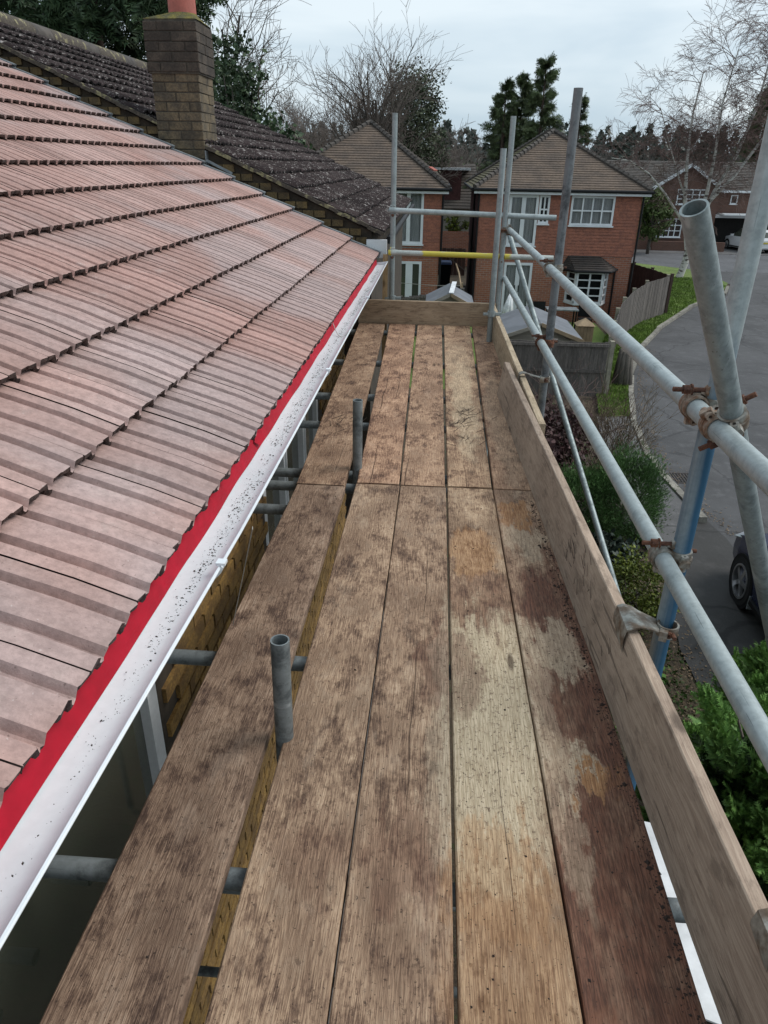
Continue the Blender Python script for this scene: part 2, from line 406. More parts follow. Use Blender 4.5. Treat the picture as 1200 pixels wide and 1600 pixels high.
def tile_mat():
    m, nt, bs = new_mat('concrete_tile')
    g = geo(nt); pos = g.outputs['Position']; oi = N(nt, 'ShaderNodeObjectInfo')
    r = oi.outputs['Random']
    big = nz(nt, pos, .9, 4.0)
    cc = mixc(nt, mrange(nt, big, .40, .62), (0.375, 0.225, 0.192), (0.42, 0.275, 0.242))
    # batches of greyer, weathered tiles
    bt = nz(nt, vmul(nt, pos, (.8, 1.0, .8)), .75, 3.0)
    gm = math_(nt, 'MULTIPLY', mrange(nt, bt, .48, .58), .62)
    cc = mixc(nt, gm, cc, (0.40, 0.325, 0.315))
    v = mrange(nt, r, 0, 1, .83, 1.12, False)
    cc = mixc(nt, 1.0, cc, N(nt, 'ShaderNodeCombineColor', {0: v, 1: v, 2: v}).outputs[0], 'MULTIPLY')
    st = mrange(nt, nz(nt, vmul(nt, pos, (2.2, 11, 2.2)), 1.0, 6.0, .65), .42, .7)
    cc = mixc(nt, math_(nt, 'MULTIPLY', st, .28), cc, (0.25, 0.155, 0.125))
    cl_ = mrange(nt, nz(nt, pos, 11.0, 6.0, .7), .55, .72)
    cc = mixc(nt, math_(nt, 'MULTIPLY', cl_, .5), cc, (0.47, 0.36, 0.325))
    gr_ = nz(nt, pos, 46.0, 6.0, .75)
    gv = mrange(nt, gr_, .3, .7, .80, 1.17)
    cc = mixc(nt, 1.0, cc, N(nt, 'ShaderNodeCombineColor', {0: gv, 1: gv, 2: gv}).outputs[0], 'MULTIPLY')
    sp = mrange(nt, nz(nt, pos, 130.0, 2.0), .68, .74)
    cc = mixc(nt, math_(nt, 'MULTIPLY', sp, .5), cc, (0.10, 0.07, 0.06))
    wsp = mrange(nt, nz(nt, pos, 70.0, 3.0), .70, .75)
    cc = mixc(nt, math_(nt, 'MULTIPLY', wsp, .5), cc, (0.6, 0.52, 0.48))
    setin(nt, bs, Base_Color=cc, Roughness=.72)
    bs.inputs['Specular IOR Level'].default_value = .35
    bump(nt, bs, nz(nt, pos, 150.0, 5.0, .7), .45, .003)
    return m
def dark_tile_mat():
    m, nt, bs = new_mat('dark_tile')
    g = geo(nt); pos = g.outputs['Position']
    r = N(nt, 'ShaderNodeObjectInfo').outputs['Random']
    cc = mixc(nt, mrange(nt, nz(nt, pos, 1.6, 5.0), .4, .64), (0.024, 0.017, 0.017), (0.042, 0.031, 0.030))
    v = mrange(nt, r, 0, 1, .75, 1.3, False)
    cc = mixc(nt, 1.0, cc, N(nt, 'ShaderNodeCombineColor', {0: v, 1: v, 2: v}).outputs[0], 'MULTIPLY')
    l1 = mrange(nt, nz(nt, pos, 16.0, 5.0, .7), .59, .64)
    cc = mixc(nt, math_(nt, 'MULTIPLY', l1, .8), cc, (0.38, 0.35, 0.33))
    l2 = mrange(nt, nz(nt, pos, 55.0, 3.0, .65), .61, .66)
    cc = mixc(nt, math_(nt, 'MULTIPLY', l2, .75), cc, (0.34, 0.32, 0.29))
    setin(nt, bs, Base_Color=cc, Roughness=1.0)
    bs.inputs['Specular IOR Level'].default_value = .12
    bump(nt, bs, nz(nt, pos, 90.0, 3.0), .4, .004)
    return m
def brick_wall_mat(name, brick1, brick2, mortar, scale_w=.225, scale_h=.075, axis='x'):
    """far brickwork too small to build brick by brick"""
    m, nt, bs = new_mat(name)
    g = geo(nt); s = N(nt, 'ShaderNodeSeparateXYZ', {0: g.outputs['Position']})
    u = s.outputs[0] if axis == 'x' else s.outputs[1]
    vec = N(nt, 'ShaderNodeCombineXYZ', {0: u, 1: s.outputs[2], 2: 0.0}).outputs[0]
    bt = N(nt, 'ShaderNodeTexBrick', {'Vector': vec, 'Color1': c4(brick1), 'Color2': c4(brick2), 'Mortar': c4(mortar), 'Scale': 1.0, 'Mortar Size': .008, 'Mortar Smooth': .2, 'Bias': 0.0, 'Brick Width': scale_w, 'Row Height': scale_h})
    cc = mixc(nt, math_(nt, 'MULTIPLY', mrange(nt, nz(nt, g.outputs['Position'], 1.3, 5.0), .4, .7), .35), bt.outputs[0], tuple(x * .6 for x in brick1))
    setin(nt, bs, Base_Color=cc, Roughness=.85)
    bump(nt, bs, bt.outputs[1], -.3, .006)
    return m
def asphalt_mat(name, c, litter=True):
    m, nt, bs = new_mat(name)
    pos = geo(nt).outputs['Position']
    cc = mixc(nt, mrange(nt, nz(nt, pos, .5, 6.0, .6), .38, .66), c, tuple(x * .66 for x in c))
    cc = mixc(nt, math_(nt, 'MULTIPLY', mrange(nt, nz(nt, pos, 3.5, 6.0, .65), .50, .68), .5), cc, tuple(x * 1.55 for x in c))
    f = nz(nt, pos, 90.0, 3.0, .7)
    cc = mixc(nt, math_(nt, 'MULTIPLY', mrange(nt, f, .55, .75), .5), cc, tuple(x * 2.2 for x in c))
    wq = vadd(nt, pos, vmul(nt, N(nt, 'ShaderNodeTexNoise', {'Vector': pos, 'Scale': 1.3, 'Detail': 5.0}).outputs[1], (.9, .9, 0)))
    ed = N(nt, 'ShaderNodeTexVoronoi', {'Vector': vmul(nt, wq, (1, 1, 0)), 'Scale': .33}, feature='DISTANCE_TO_EDGE').outputs[0]
    cc = mixc(nt, math_(nt, 'MULTIPLY', mrange(nt, ed, .012, .004), .65), cc, tuple(x * .35 for x in c))
    st = mrange(nt, nz(nt, vmul(nt, pos, (1, .25, 1)), 1.1, 7.0, .7), .52, .66)
    cc = mixc(nt, math_(nt, 'MULTIPLY', st, .35), cc, tuple(x * .5 for x in c))
    setin(nt, bs, Base_Color=cc, Roughness=.72)
    bs.inputs['Specular IOR Level'].default_value = .35
    bump(nt, bs, f, .4, .006)
    return m
def ground_mat(name, a, b, c, s=1.2):
    m, nt, bs = new_mat(name)
    pos = geo(nt).outputs['Position']
    cc = mixc(nt, mrange(nt, nz(nt, pos, s, 6.0, .62), .40, .62), a, b)
    cc = mixc(nt, mrange(nt, nz(nt, pos, s * 7, 5.0, .7), .54, .66, 0, .75), cc, c)
    f = nz(nt, pos, 45.0, 3.0, .7)
    v = mrange(nt, f, .3, .7, .6, 1.35)
    cc = mixc(nt, 1.0, cc, N(nt, 'ShaderNodeCombineColor', {0: v, 1: v, 2: v}).outputs[0], 'MULTIPLY')
    setin(nt, bs, Base_Color=cc, Roughness=.92)
    bump(nt, bs, f, .7, .03)
    return m
def glass_mat(name, tint, alpha):
    m, nt, bs = new_mat(name)
    setin(nt, bs, Base_Color=tint, Roughness=.04, Alpha=alpha)
    bs.inputs['Specular IOR Level'].default_value = .7
    return m
def leaf_mat(name, a, b, spread=.45, trans=.12):
    m, nt, bs = new_mat(name)
    g = geo(nt)
    cc = mixc(nt, mrange(nt, g.outputs['Random Per Island'], 0, 1, 0, 1, False), a, b)
    cl_ = mrange(nt, nz(nt, g.outputs['Position'], 2.2, 4.0), .32, .68, 1 - spread, 1 + spread)
    cc = mixc(nt, 1.0, cc, N(nt, 'ShaderNodeCombineColor', {0: cl_, 1: cl_, 2: cl_}).outputs[0], 'MULTIPLY')
    setin(nt, bs, Base_Color=cc, Roughness=.6)
    bs.inputs['Specular IOR Level'].default_value = .3
    return m
m_deck = deck_wood()
m_toe = toe_wood('toe_board_wood', 'y', (0.290, 0.212, 0.160), (0.445, 0.345, 0.265))
m_toe_far = toe_wood('toe_board_pale_wood', 'y', (0.34, 0.26, 0.175), (0.52, 0.42, 0.295))
m_end_toe = toe_wood('end_board_wood', 'x', (0.28, 0.195, 0.125), (0.47, 0.355, 0.245))
m_batten = toe_wood('batten_wood', 'z', (0.35, 0.23, 0.12), (0.5, 0.36, 0.2))
m_rail = galv('rail_galvanised', (0.335, 0.378, 0.378), (0.15, 0.175, 0.175), 'y')
m_rail_x = galv('end_rail_galvanised', (0.33, 0.37, 0.37), (0.15, 0.175, 0.175), 'x')
m_yellow = galv('yellow_painted_tube', (0.44, 0.46, 0.43), (0.22, 0.23, 0.2), 'x', paint=((0.58, 0.485, 0.065), yellow_cover))
m_std = galv('standard_galvanised', (0.275, 0.31, 0.31), (0.12, 0.135, 0.135), 'z', rough=.46)
m_std_dark = galv('standard_weathered', (0.155, 0.165, 0.17), (0.035, 0.037, 0.04), 'z', dirt=.8, metal=.25, rough=.6)
m_blue = galv('standard_blue_paint', (0.345, 0.39, 0.39), (0.17, 0.2, 0.2), 'z', paint=((0.012, 0.082, 0.160), blue_cover))
m_lean = galv('raker_galvanised', (0.255, 0.295, 0.295), (0.10, 0.12, 0.12), 'z', dirt=.6, metal=.4)
m_transom = galv('transom_dull', (0.20, 0.225, 0.23), (0.06, 0.068, 0.07), 'x', dirt=.8, metal=.3, rough=.55)
m_clamp = M('clamp_galvanised', (0.36, 0.355, 0.32), (0.16, 0.115, 0.08), rough=.5, metal=.5, scale=26, fine=.25, bmp=.3)
m_rust = M('rusty_steel', (0.17, 0.07, 0.038), (0.075, 0.035, 0.024), rough=.85, metal=.2, scale=40, fine=.35, fscale=180, bmp=.5)
m_rust_lt = M('rusted_band', (0.33, 0.27, 0.215), (0.19, 0.105, 0.062), rough=.8, metal=.25, scale=50, fine=.3, fscale=200, bmp=.6)
m_tile = tile_mat()
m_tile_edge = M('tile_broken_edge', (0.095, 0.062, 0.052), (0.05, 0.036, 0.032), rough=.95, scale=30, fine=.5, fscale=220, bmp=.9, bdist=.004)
m_dark_tile = dark_tile_mat()
m_dark_edge = M('dark_tile_edge', (0.030, 0.024, 0.024), (0.018, 0.015, 0.015), rough=.95, scale=12)
m_felt = M('red_felt', (0.40, 0.006, 0.022), (0.35, 0.005, 0.018), rough=.62, spec=.2, scale=5, fine=.10, fscale=25)
m_upvc = M('white_upvc', (0.77, 0.80, 0.82), (0.70, 0.735, 0.76), rough=.32, scale=2.2, fine=.03)
m_upvc_old = M('white_upvc_frame', (0.74, 0.76, 0.77), (0.64, 0.665, 0.68), rough=.4, scale=1.5, fine=.05)
m_lead = M('lead_flashing', (0.30, 0.33, 0.345), (0.19, 0.21, 0.22), rough=.55, metal=.3, scale=9, fine=.15)
m_black = M('black_plastic', (0.012, 0.012, 0.013), rough=.6, scale=4, spec=.25)
m_under = M('roof_underlay', (0.012, 0.011, 0.011), rough=.95)
m_mortar_dk = M('mortar_dark', (0.062, 0.047, 0.032), (0.035, 0.028, 0.02), rough=.95, scale=9)
m_brick_y = M('stock_brick_yellow', (0.255, 0.150, 0.042), (0.15, 0.085, 0.028), rough=.9, scale=16, fine=.28, fscale=90, bmp=.5, rnd=.3)
m_brick_g = M('gable_brick', (0.16, 0.108, 0.045), (0.085, 0.06, 0.032), rough=.92, scale=11, fine=.3, fscale=80, bmp=.5, rnd=.32)
m_brick_ch = M('chimney_brick', (0.135, 0.103, 0.062), (0.068, 0.056, 0.040), rough=.92, scale=9, fine=.32, fscale=70, bmp=.6, rnd=.22)
m_brick_top = M('chimney_brick_sooty', (0.074, 0.058, 0.044), (0.042, 0.034, 0.027), rough=.95, scale=9, fine=.35, fscale=70, bmp=.6, rnd=.22)
m_joint = M('chimney_mortar', (0.085, 0.075, 0.058), (0.05, 0.045, 0.036), rough=.95, scale=14)
m_moss = M('moss', (0.16, 0.135, 0.025), (0.075, 0.07, 0.03), rough=1, scale=14, fine=.35, fscale=90, bmp=.8, bdist=.01)
m_pot = M('terracotta', (0.40, 0.115, 0.085), (0.33, 0.10, 0.075), rough=.75, scale=6, fine=.1)
m_verge = M('lichen_mortar', (0.075, 0.062, 0.048), (0.24, 0.215, 0.12), rough=.95, scale=11, fine=.4, fscale=60, bmp=.7, lo=.54, hi=.62)
m_red_brick = brick_wall_mat('red_brickwork', (0.34, 0.122, 0.066), (0.24, 0.088, 0.054), (0.30, 0.245, 0.20))
m_red_brick_s = brick_wall_mat('red_brickwork_side', (0.11, 0.042, 0.03), (0.08, 0.034, 0.026), (0.10, 0.08, 0.07), axis='y')
m_brown_brick = brick_wall_mat('brown_brickwork', (0.155, 0.072, 0.05), (0.115, 0.058, 0.042), (0.14, 0.105, 0.085))
m_hung = M('hung_tile_red', (0.330, 0.128, 0.080), (0.235, 0.096, 0.066), rough=.85, scale=2.2, stretch=(3, 3, 6), fine=.3, fscale=9)
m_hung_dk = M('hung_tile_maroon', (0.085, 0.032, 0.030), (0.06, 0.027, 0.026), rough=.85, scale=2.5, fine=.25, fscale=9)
m_hroof = M('plain_tile_brown', (0.135, 0.098, 0.072), (0.092, 0.070, 0.055), rough=.9, scale=1.6, stretch=(1, 1, 2), fine=.35, fscale=14)
m_hroof_moss = M('plain_tile_mossy', (0.105, 0.100, 0.042), (0.10, 0.08, 0.055), rough=.95, scale=1.3, fine=.35, fscale=14)
m_hroof_gr = M('plain_tile_grey', (0.085, 0.073, 0.063), (0.062, 0.055, 0.05), rough=.9, scale=2, fine=.3, fscale=14)
m_bay = M('bay_roof_tile', (0.055, 0.043, 0.036), (0.035, 0.03, 0.027), rough=.9, scale=3, fine=.3, fscale=14)
m_glass = glass_mat('window_glass', (0.03, 0.035, 0.038), .28)
m_glass_dk = glass_mat('dark_window_glass', (0.060, 0.066, 0.050), .96)
m_curtain = M('net_curtain', (0.78, 0.80, 0.79), (0.55, 0.58, 0.58), rough=.95, scale=1.2, stretch=(14, 14, .6), fine=.1)
m_room = M('dark_room', (0.02, 0.018, 0.017), rough=1)
m_asphalt = asphalt_mat('road_asphalt', (0.074, 0.073, 0.075))
m_drive = asphalt_mat('driveway_asphalt', (0.046, 0.044, 0.042))
m_pave = asphalt_mat('pavement_grey', (0.115, 0.112, 0.112))
m_far_road = asphalt_mat('far_road_grey', (0.105, 0.106, 0.112))
m_soil = ground_mat('leaf_litter_soil', (0.055, 0.040, 0.026), (0.085, 0.062, 0.038), (0.045, 0.07, 0.018))
m_grass = ground_mat('grass_turf', (0.095, 0.150, 0.026), (0.140, 0.195, 0.042), (0.15, 0.15, 0.055), .9)
m_blade = leaf_mat('grass_blade', (0.09, 0.16, 0.022), (0.17, 0.24, 0.05), .3)
m_kerb = M('kerb_concrete', (0.25, 0.235, 0.20), (0.15, 0.14, 0.12), rough=.9, scale=5, fine=.3, fscale=50, bmp=.4, rnd=.15)
m_litter = leaf_mat('dead_leaves', (0.085, 0.05, 0.025), (0.20, 0.14, 0.08), .3)
m_fence_gr = M('weathered_fence', (0.135, 0.118, 0.105), (0.085, 0.075, 0.068), rough=.9, scale=4, stretch=(6, 6, .8), fine=.3, fscale=20, rnd=.18)
m_fence_br = M('brown_fence', (0.075, 0.043, 0.033), (0.052, 0.033, 0.027), rough=.85, scale=4, stretch=(6, 6, .8), fine=.3, fscale=20, rnd=.15)
m_post = M('concrete_post', (0.30, 0.275, 0.21), (0.21, 0.19, 0.15), rough=.9, scale=6, fine=.2)
m_bark = M('grey_bark', (0.120, 0.105, 0.088), (0.075, 0.066, 0.056), rough=.95, scale=7, stretch=(3, 3, .7), fine=.3)
m_bark_br = M('brown_twigs', (0.180, 0.150, 0.128), (0.135, 0.110, 0.096), rough=.95, scale=5, fine=.2)
m_bark_pine = M('pine_bark', (0.075, 0.048, 0.034), (0.045, 0.032, 0.025), rough=.95, scale=7, fine=.3)
m_birch = M('birch_bark', (0.52, 0.50, 0.46), (0.10, 0.085, 0.075), rough=.85, scale=2.4, stretch=(1, 1, 3.0), fine=.2, lo=.54, hi=.62)
m_birch_tw = M('birch_twigs', (0.185, 0.118, 0.100), (0.125, 0.082, 0.073), rough=.9, scale=4, fine=.2)
m_cedar = leaf_mat('cedar_leaf', (0.030, 0.056, 0.026), (0.062, 0.094, 0.040), .5)
m_pine_l = leaf_mat('pine_needles_leaf', (0.056, 0.082, 0.036), (0.112, 0.142, 0.062), .5)
m_holly = leaf_mat('holly_leaf', (0.026, 0.050, 0.024), (0.058, 0.086, 0.040), .5)
m_ivy = leaf_mat('ivy_evergreen_leaf', (0.052, 0.068, 0.040), (0.098, 0.114, 0.066), .45)
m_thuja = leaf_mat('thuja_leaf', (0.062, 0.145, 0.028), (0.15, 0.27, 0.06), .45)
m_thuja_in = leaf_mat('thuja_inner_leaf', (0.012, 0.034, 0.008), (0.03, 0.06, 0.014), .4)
m_round = leaf_mat('cypress_leaf', (0.046, 0.105, 0.030), (0.092, 0.165, 0.050), .45)
m_yellow_l = leaf_mat('yellow_green_leaf', (0.055, 0.085, 0.012), (0.135, 0.155, 0.022), .4)
m_purple = leaf_mat('maroon_leaf', (0.040, 0.020, 0.020), (0.075, 0.036, 0.034), .45)
m_tan_tw = M('tan_twigs', (0.18, 0.135, 0.085), (0.115, 0.085, 0.055), rough=.95, scale=6, fine=.25)
m_dark_l = leaf_mat('dark_shrub_leaf', (0.018, 0.03, 0.022), (0.04, 0.055, 0.04), .4)
m_wood_far = leaf_mat('hazed_far_conifer', (0.075, 0.088, 0.074), (0.105, 0.118, 0.098), .3)  # green lightened and greyed: distance haze put into the leaf colour
m_wood_brn = leaf_mat('hazed_far_bare_wood', (0.115, 0.100, 0.088), (0.16, 0.142, 0.124), .25)  # greyish winter twigs, made paler still by haze put into the colour
m_car_blue = M('car_paint_navy', (0.012, 0.018, 0.070), (0.010, 0.015, 0.058), rough=.18, metal=.3, fine=.02, spec=.8)
m_car_white = M('car_paint_white', (0.72, 0.73, 0.74), (0.68, 0.69, 0.70), rough=.25, fine=.02)
m_tyre = M('tyre_rubber', (0.018, 0.018, 0.019), rough=.85, scale=20)
m_alloy = M('alloy_wheel', (0.52, 0.52, 0.53), (0.42, 0.42, 0.43), rough=.3, metal=.8, fine=.05)
m_lamp = glass_mat('headlamp_glass', (0.62, 0.66, 0.72), 1.0)
m_tail = glass_mat('tail_lamp_glass', (0.25, 0.01, 0.012), 1.0)
m_plate = M('number_plate', (0.62, 0.50, 0.08), rough=.5, fine=.05)
m_shed_roof = M('shed_felt_grey', (0.16, 0.17, 0.19), (0.12, 0.13, 0.145), rough=.85, scale=2, fine=.12)
m_shed_wall = M('shed_boards_beige', (0.30, 0.265, 0.215), (0.24, 0.215, 0.175), rough=.9, scale=3, stretch=(.6, 1, 8), fine=.12)
m_debris = M('dark_grit', (0.03, 0.026, 0.022), (0.06, 0.05, 0.04), rough=.95, scale=60)
m_clod = M('dark_soil_crumbs', (0.05, 0.03, 0.022), (0.03, 0.02, 0.016), rough=1, scale=60, fine=.4)
m_straw = M('dry_needles', (0.075, 0.052, 0.038), rough=.9, scale=30)
m_white_sheet = M('white_sheet', (0.78, 0.80, 0.81), rough=.5, fine=.03)
m_render = M('beige_render', (0.31, 0.29, 0.245), (0.25, 0.235, 0.2), rough=.9, scale=2, fine=.1)
m_string = M('white_cord', (0.55, 0.53, 0.49), rough=.8)
m_tan = M('tan_boards', (0.34, 0.245, 0.15), (0.25, 0.18, 0.11), rough=.85, scale=4, fine=.2)
m_bin_blue = M('bin_lid_blue', (0.03, 0.07, 0.2), rough=.5)
# ================================================================== THE SETTING
rnd = random.Random(11)
def sheet(name, pts, z, mat, sub=0):
    mb = MB()
    mb.add([(x, y, z) for x, y in pts], [tuple(range(len(pts)))])
    return mb.build(name, mat, kind='structure')
sheet('ground', [(-300, -60), (300, -60), (300, 400), (-300, 400)], -.02, m_soil)
KERB = [(14.4, 37.2), (13.57, 35.2), (10.93, 31.47), (8.4, 26.9), (6.77, 23.3), (5.72, 20.2), (5.16, 17.9), (4.72, 15.8), (4.53, 14.2), (4.46, 12.7), (4.58, 11.2), (4.75, 10.2)]
sheet('road', KERB + [(4.75, -14), (60, -14), (60, 43.5), (14.9, 43.5), (14.9, 38.4)], 0.0, m_asphalt)
sheet('far_road', [(2, 45.6), (12, 46.2), (14.9, 43.504), (60, 43.504), (60, 53), (2, 53)], .004, m_far_road)
sheet('grass_verge', [(14.25, 37.25), (13.42, 35.3), (10.8, 31.58), (8.27, 27.0), (6.63, 23.36), (5.58, 20.26), (5.01, 17.9), (4.6, 16.0), (3.9, 15.9), (4.3, 18.4), (5.0, 22), (6.2, 25.8), (8.8, 29.6), (8.4, 33), (7.3, 45.5), (11.9, 46.1), (14.75, 43.4), (14.75, 38.4)], .085, m_grass)
sheet('lawn', [(-6, 18), (4.3, 18), (6.0, 25), (6.0, 27.6), (-6, 27.6)], -.010, m_grass)
sheet('pavement', [(4.57, 16.0), (4.38, 14.2), (4.31, 12.7), (4.43, 11.2), (3.55, 9.3), (3.2, 10.4), (3.45, 12.4), (3.6, 14.0), (3.85, 15.95)], .075, m_pave)
sheet('driveway', [(4.58, 11.2), (4.75, 10.2), (4.75, -14), (3.15, -14), (3.15, 7.2), (3.5, 9.2)], .006, m_drive)
sheet('patio', [(-2.2, -12), (.2, -12), (.2, 8), (-2.2, 8)], -.006, m_pave)
sheet('house_yard', [(2, 53.004), (60, 53.004), (60, 62), (2, 62)], .02, m_pave)
# kerb: one stone after another
kerb = MB()
def polyline(pts, step):
    out, carry = [], 0.0
    for a, b in zip(pts[:-1], pts[1:]):
        a, b = V((*a, 0)), V((*b, 0))
        L = (b - a).length; t = carry
        while t < L:
            out.append((a.lerp(b, t / L), (b - a).normalized()))
            t += step
        carry = t - L
    return out
kst = MB(); kst.box(-.445, .445, -.065, .065, -.08, .108)
kme = kst.mesh('kerb_stone', m_kerb)
kroot = bpy.data.objects.new('kerb', None); col.objects.link(kroot); kroot['kind'] = 'structure'; WL['kerb'] = V((0, 0, 0))
for p, d in polyline(KERB[:-1], .9):
    q = p + d * .45
    inst('kerb_stone', kme, kroot, frame(d, V((-d.y, d.x, 0)), V((0, 0, 1)), V((q.x - d.y * -.07, q.y - d.x * .07, rnd.uniform(-.006, .006)))))
# leaf litter swept against the kerb
lt = MB()
for p, d in polyline(KERB[4:], .012):
    w = abs(rnd.gauss(0, .16)) + .09
    side = V((-d.y, d.x, 0))
    q = p + V((d.y, -d.x, 0)) * -w
    s = rnd.uniform(.008, .022); a = rnd.uniform(0, 6.28)
    x, y = V((math.cos(a), math.sin(a), rnd.uniform(-.4, .4))) * s, V((-math.sin(a), math.cos(a), rnd.uniform(-.3, .3))) * s * .7
    q = V((q.x, q.y, .012))
    lt.add([q - x, q + y, q + x, q - y], [(0, 1, 2, 3)])
for _ in range(2600):
    q = V((rnd.uniform(2.4, 3.6), rnd.uniform(4.6, 9.4), rnd.uniform(.0, .02)))
    s = rnd.uniform(.008, .02); a = rnd.uniform(0, 6.28)
    x, y = V((math.cos(a), math.sin(a), rnd.uniform(-.3, .3))) * s, V((-math.sin(a), math.cos(a), rnd.uniform(-.3, .3))) * s * .7
    lt.add([q - x, q + y, q + x, q - y], [(0, 1, 2, 3)])
lt.build('leaf_litter', m_litter, kind='stuff', label='brown dead leaves gathered along the kerb and drive edge', cat='leaves')
# grass blades on the verge
gb = MB()
def inside(x, y, poly):
    c = False; j = len(poly) - 1
    for i in range(len(poly)):
        xi, yi = poly[i]; xj, yj = poly[j]
        if (yi > y) != (yj > y) and x < (xj - xi) * (y - yi) / (yj - yi) + xi: c = not c
        j = i
    return c
VERGE = [(14.25, 37.25), (10.8, 31.58), (8.27, 27.0), (6.63, 23.36), (5.58, 20.26), (5.01, 17.9), (4.6, 16.0), (3.9, 15.9), (4.3, 18.4), (5.0, 22), (6.2, 25.8), (8.8, 29.6), (8.4, 33), (7.9, 40), (14.2, 40)]
k = 0
while k < 42000:
    x, y = rnd.uniform(3.8, 14.3), rnd.uniform(15.8, 40) if rnd.random() < .5 else rnd.uniform(15.8, 27)
    if not inside(x, y, VERGE): continue
    k += 1
    h = rnd.uniform(.03, .085); a = rnd.uniform(0, 6.28); w = .010 + y * .0004
    t = V((rnd.uniform(-.03, .03), rnd.uniform(-.03, .03), h))
    b = V((x, y, .08)); sd = V((math.cos(a), math.sin(a), 0)) * w
    gb.add([b - sd, b + sd, b + t], [(0, 1, 2)])
gb.build('grass', m_blade, kind='stuff', label='short green grass on the verge beside the road', cat='grass')

# ================================================================== OUR HOUSE: tiled roof, gutter, brick wall
DK = 3.823
PITCH = R(24.5)
EX, EZ = -.541, 4.426                     # lower front edge of the eaves tiles
ua = V((0, 1, 0)); ub = V((-math.cos(PITCH), 0, math.sin(PITCH))); un = V((math.sin(PITCH), 0, math.cos(PITCH)))
house = empty('tiled_house', (-3.0, 3.0, 0), 'near house with pinkish ribbed concrete roof tiles, white gutter and yellow brick wall', 'house')
def roof_tile_mesh(name, w, ln, th, seed, mats, rolls, prof, rag, camber=.004):
    rg = random.Random(seed)
    mb = MB()
    xs = []
    pt = w / rolls
    for r_ in range(rolls):
        for (x, h) in prof: xs.append((r_ * pt + x * pt, h))
    xs.append((w, prof[0][1] if len(prof) else 0))
    n = len(xs)
    rows = 4
    vs = []
    jit = [rg.uniform(-rag, rag) for _ in xs]
    for j in range(rows):
        t = j / (rows - 1)
        for i, (x, h) in enumerate(xs):
            y = t * ln + (jit[i] if j == 0 else 0)
            z = h + camber * math.sin(math.pi * min(1, t * 1.05)) - (0.003 if j == 0 else 0)
            vs.append((x, y, z))
    fs = [(j * n + i, j * n + i + 1, (j + 1) * n + i + 1, (j + 1) * n + i) for j in range(rows - 1) for i in range(n - 1)]
    mb.add(vs, fs, 0)
    # broken-looking front face and a strip of the underside
    jj = [rg.uniform(-.003, .003) for _ in xs]
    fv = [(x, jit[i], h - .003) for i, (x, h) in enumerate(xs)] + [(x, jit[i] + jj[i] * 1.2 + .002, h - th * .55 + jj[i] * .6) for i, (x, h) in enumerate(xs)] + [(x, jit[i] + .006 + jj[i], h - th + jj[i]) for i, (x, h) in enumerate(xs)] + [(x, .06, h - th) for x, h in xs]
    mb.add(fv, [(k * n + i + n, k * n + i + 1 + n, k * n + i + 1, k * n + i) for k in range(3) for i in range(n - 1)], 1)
    # side edges
    for i, s in ((0, 1), (n - 1, -1)):
        x, h = xs[i]
        q = [(x, 0, h - .003), (x, ln, h), (x, ln, h - th), (x, 0, h - th)]
        mb.add(q if s > 0 else q[::-1], [(0, 3, 2, 1)], 1)
    return mb.mesh(name, mats, 28), mb
TW, TG = .2035, .2945
PROF = [(0, .0248), (.03, .0235), (.33, .0238), (.38, .022), (.445, .0045), (.485, .0015), (.555, .0015), (.595, .0045), (.66, .022), (.71, .0238), (.97, .0235)]
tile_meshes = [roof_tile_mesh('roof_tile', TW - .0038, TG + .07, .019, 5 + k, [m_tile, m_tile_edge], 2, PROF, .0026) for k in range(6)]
roof = MB()
# dark felt and battens below the tiles
r0, r1 = V((EX - .03, -1.2, EZ - .045)), V((EX - .03, 6.99, EZ - .045))
roof.quad(r0, r1, r1 + ub * 4.9, r0 + ub * 4.9)
roof.quad(r0 - un * .05, r0 + ub * 4.9 - un * .05, r1 + ub * 4.9 - un * .05, r1 - un * .05)
roof_o = roof.build('roof', m_under, house)
NC, NR = 40, 16
cands = []
tilt = -.033 / TG
tb = (ub + un * tilt).normalized(); tn = ua.cross(tb)
for i in range(NR):
    for j in range(NC):
        y = 6.985 - (j + 1) * TW
        p = V((EX, y, EZ)) + ub * (i * TG + rnd.uniform(-.002, .002)) + un * (.014 + rnd.uniform(-.0015, .0015))
        d, vis = view(p + ub * .15 + ua * .1)
        d2, vis2 = view(p)
        cands.append((0 if (vis or vis2) else 1, d, i, j, p))
cands.sort(key=lambda c: (c[0], c[1]))
rest = MB()
for k, (hid, d, i, j, p) in enumerate(cands):
    rz = rnd.uniform(-.004, .004)
    mt = frame((ua + tb * rz).normalized(), (tb - ua * rz).normalized(), tn, p)
    me, mb = tile_meshes[rnd.randrange(6)]
    if k < 300: inst('roof_tile', me, roof_o, mt)
    else:
        b = len(rest.v)
        rest.v.extend(tuple(mt @ V(q)) for q in mb.v)
        rest.f.extend(tuple(b + q for q in f) for f in mb.f); rest.m.extend(mb.m)
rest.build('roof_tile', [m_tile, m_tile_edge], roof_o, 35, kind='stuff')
# grey verge trim stepping up beside the last tiles
for i in range(15):
    mb = MB()
    a = V((EX, 6.992, EZ)) + ub * (i * TG - .01) + un * .044
    b_ = a + ub * (TG + .02) - un * .030
    mb.bar(a + ua * .02, b_ + ua * .02, .045, .010, up=un)
    mb.bar(a + ua * .038 - un * .03, b_ + ua * .038 - un * .03, .008, .06, up=un)
    mb.build('verge_trim', m_lead, roof_o)
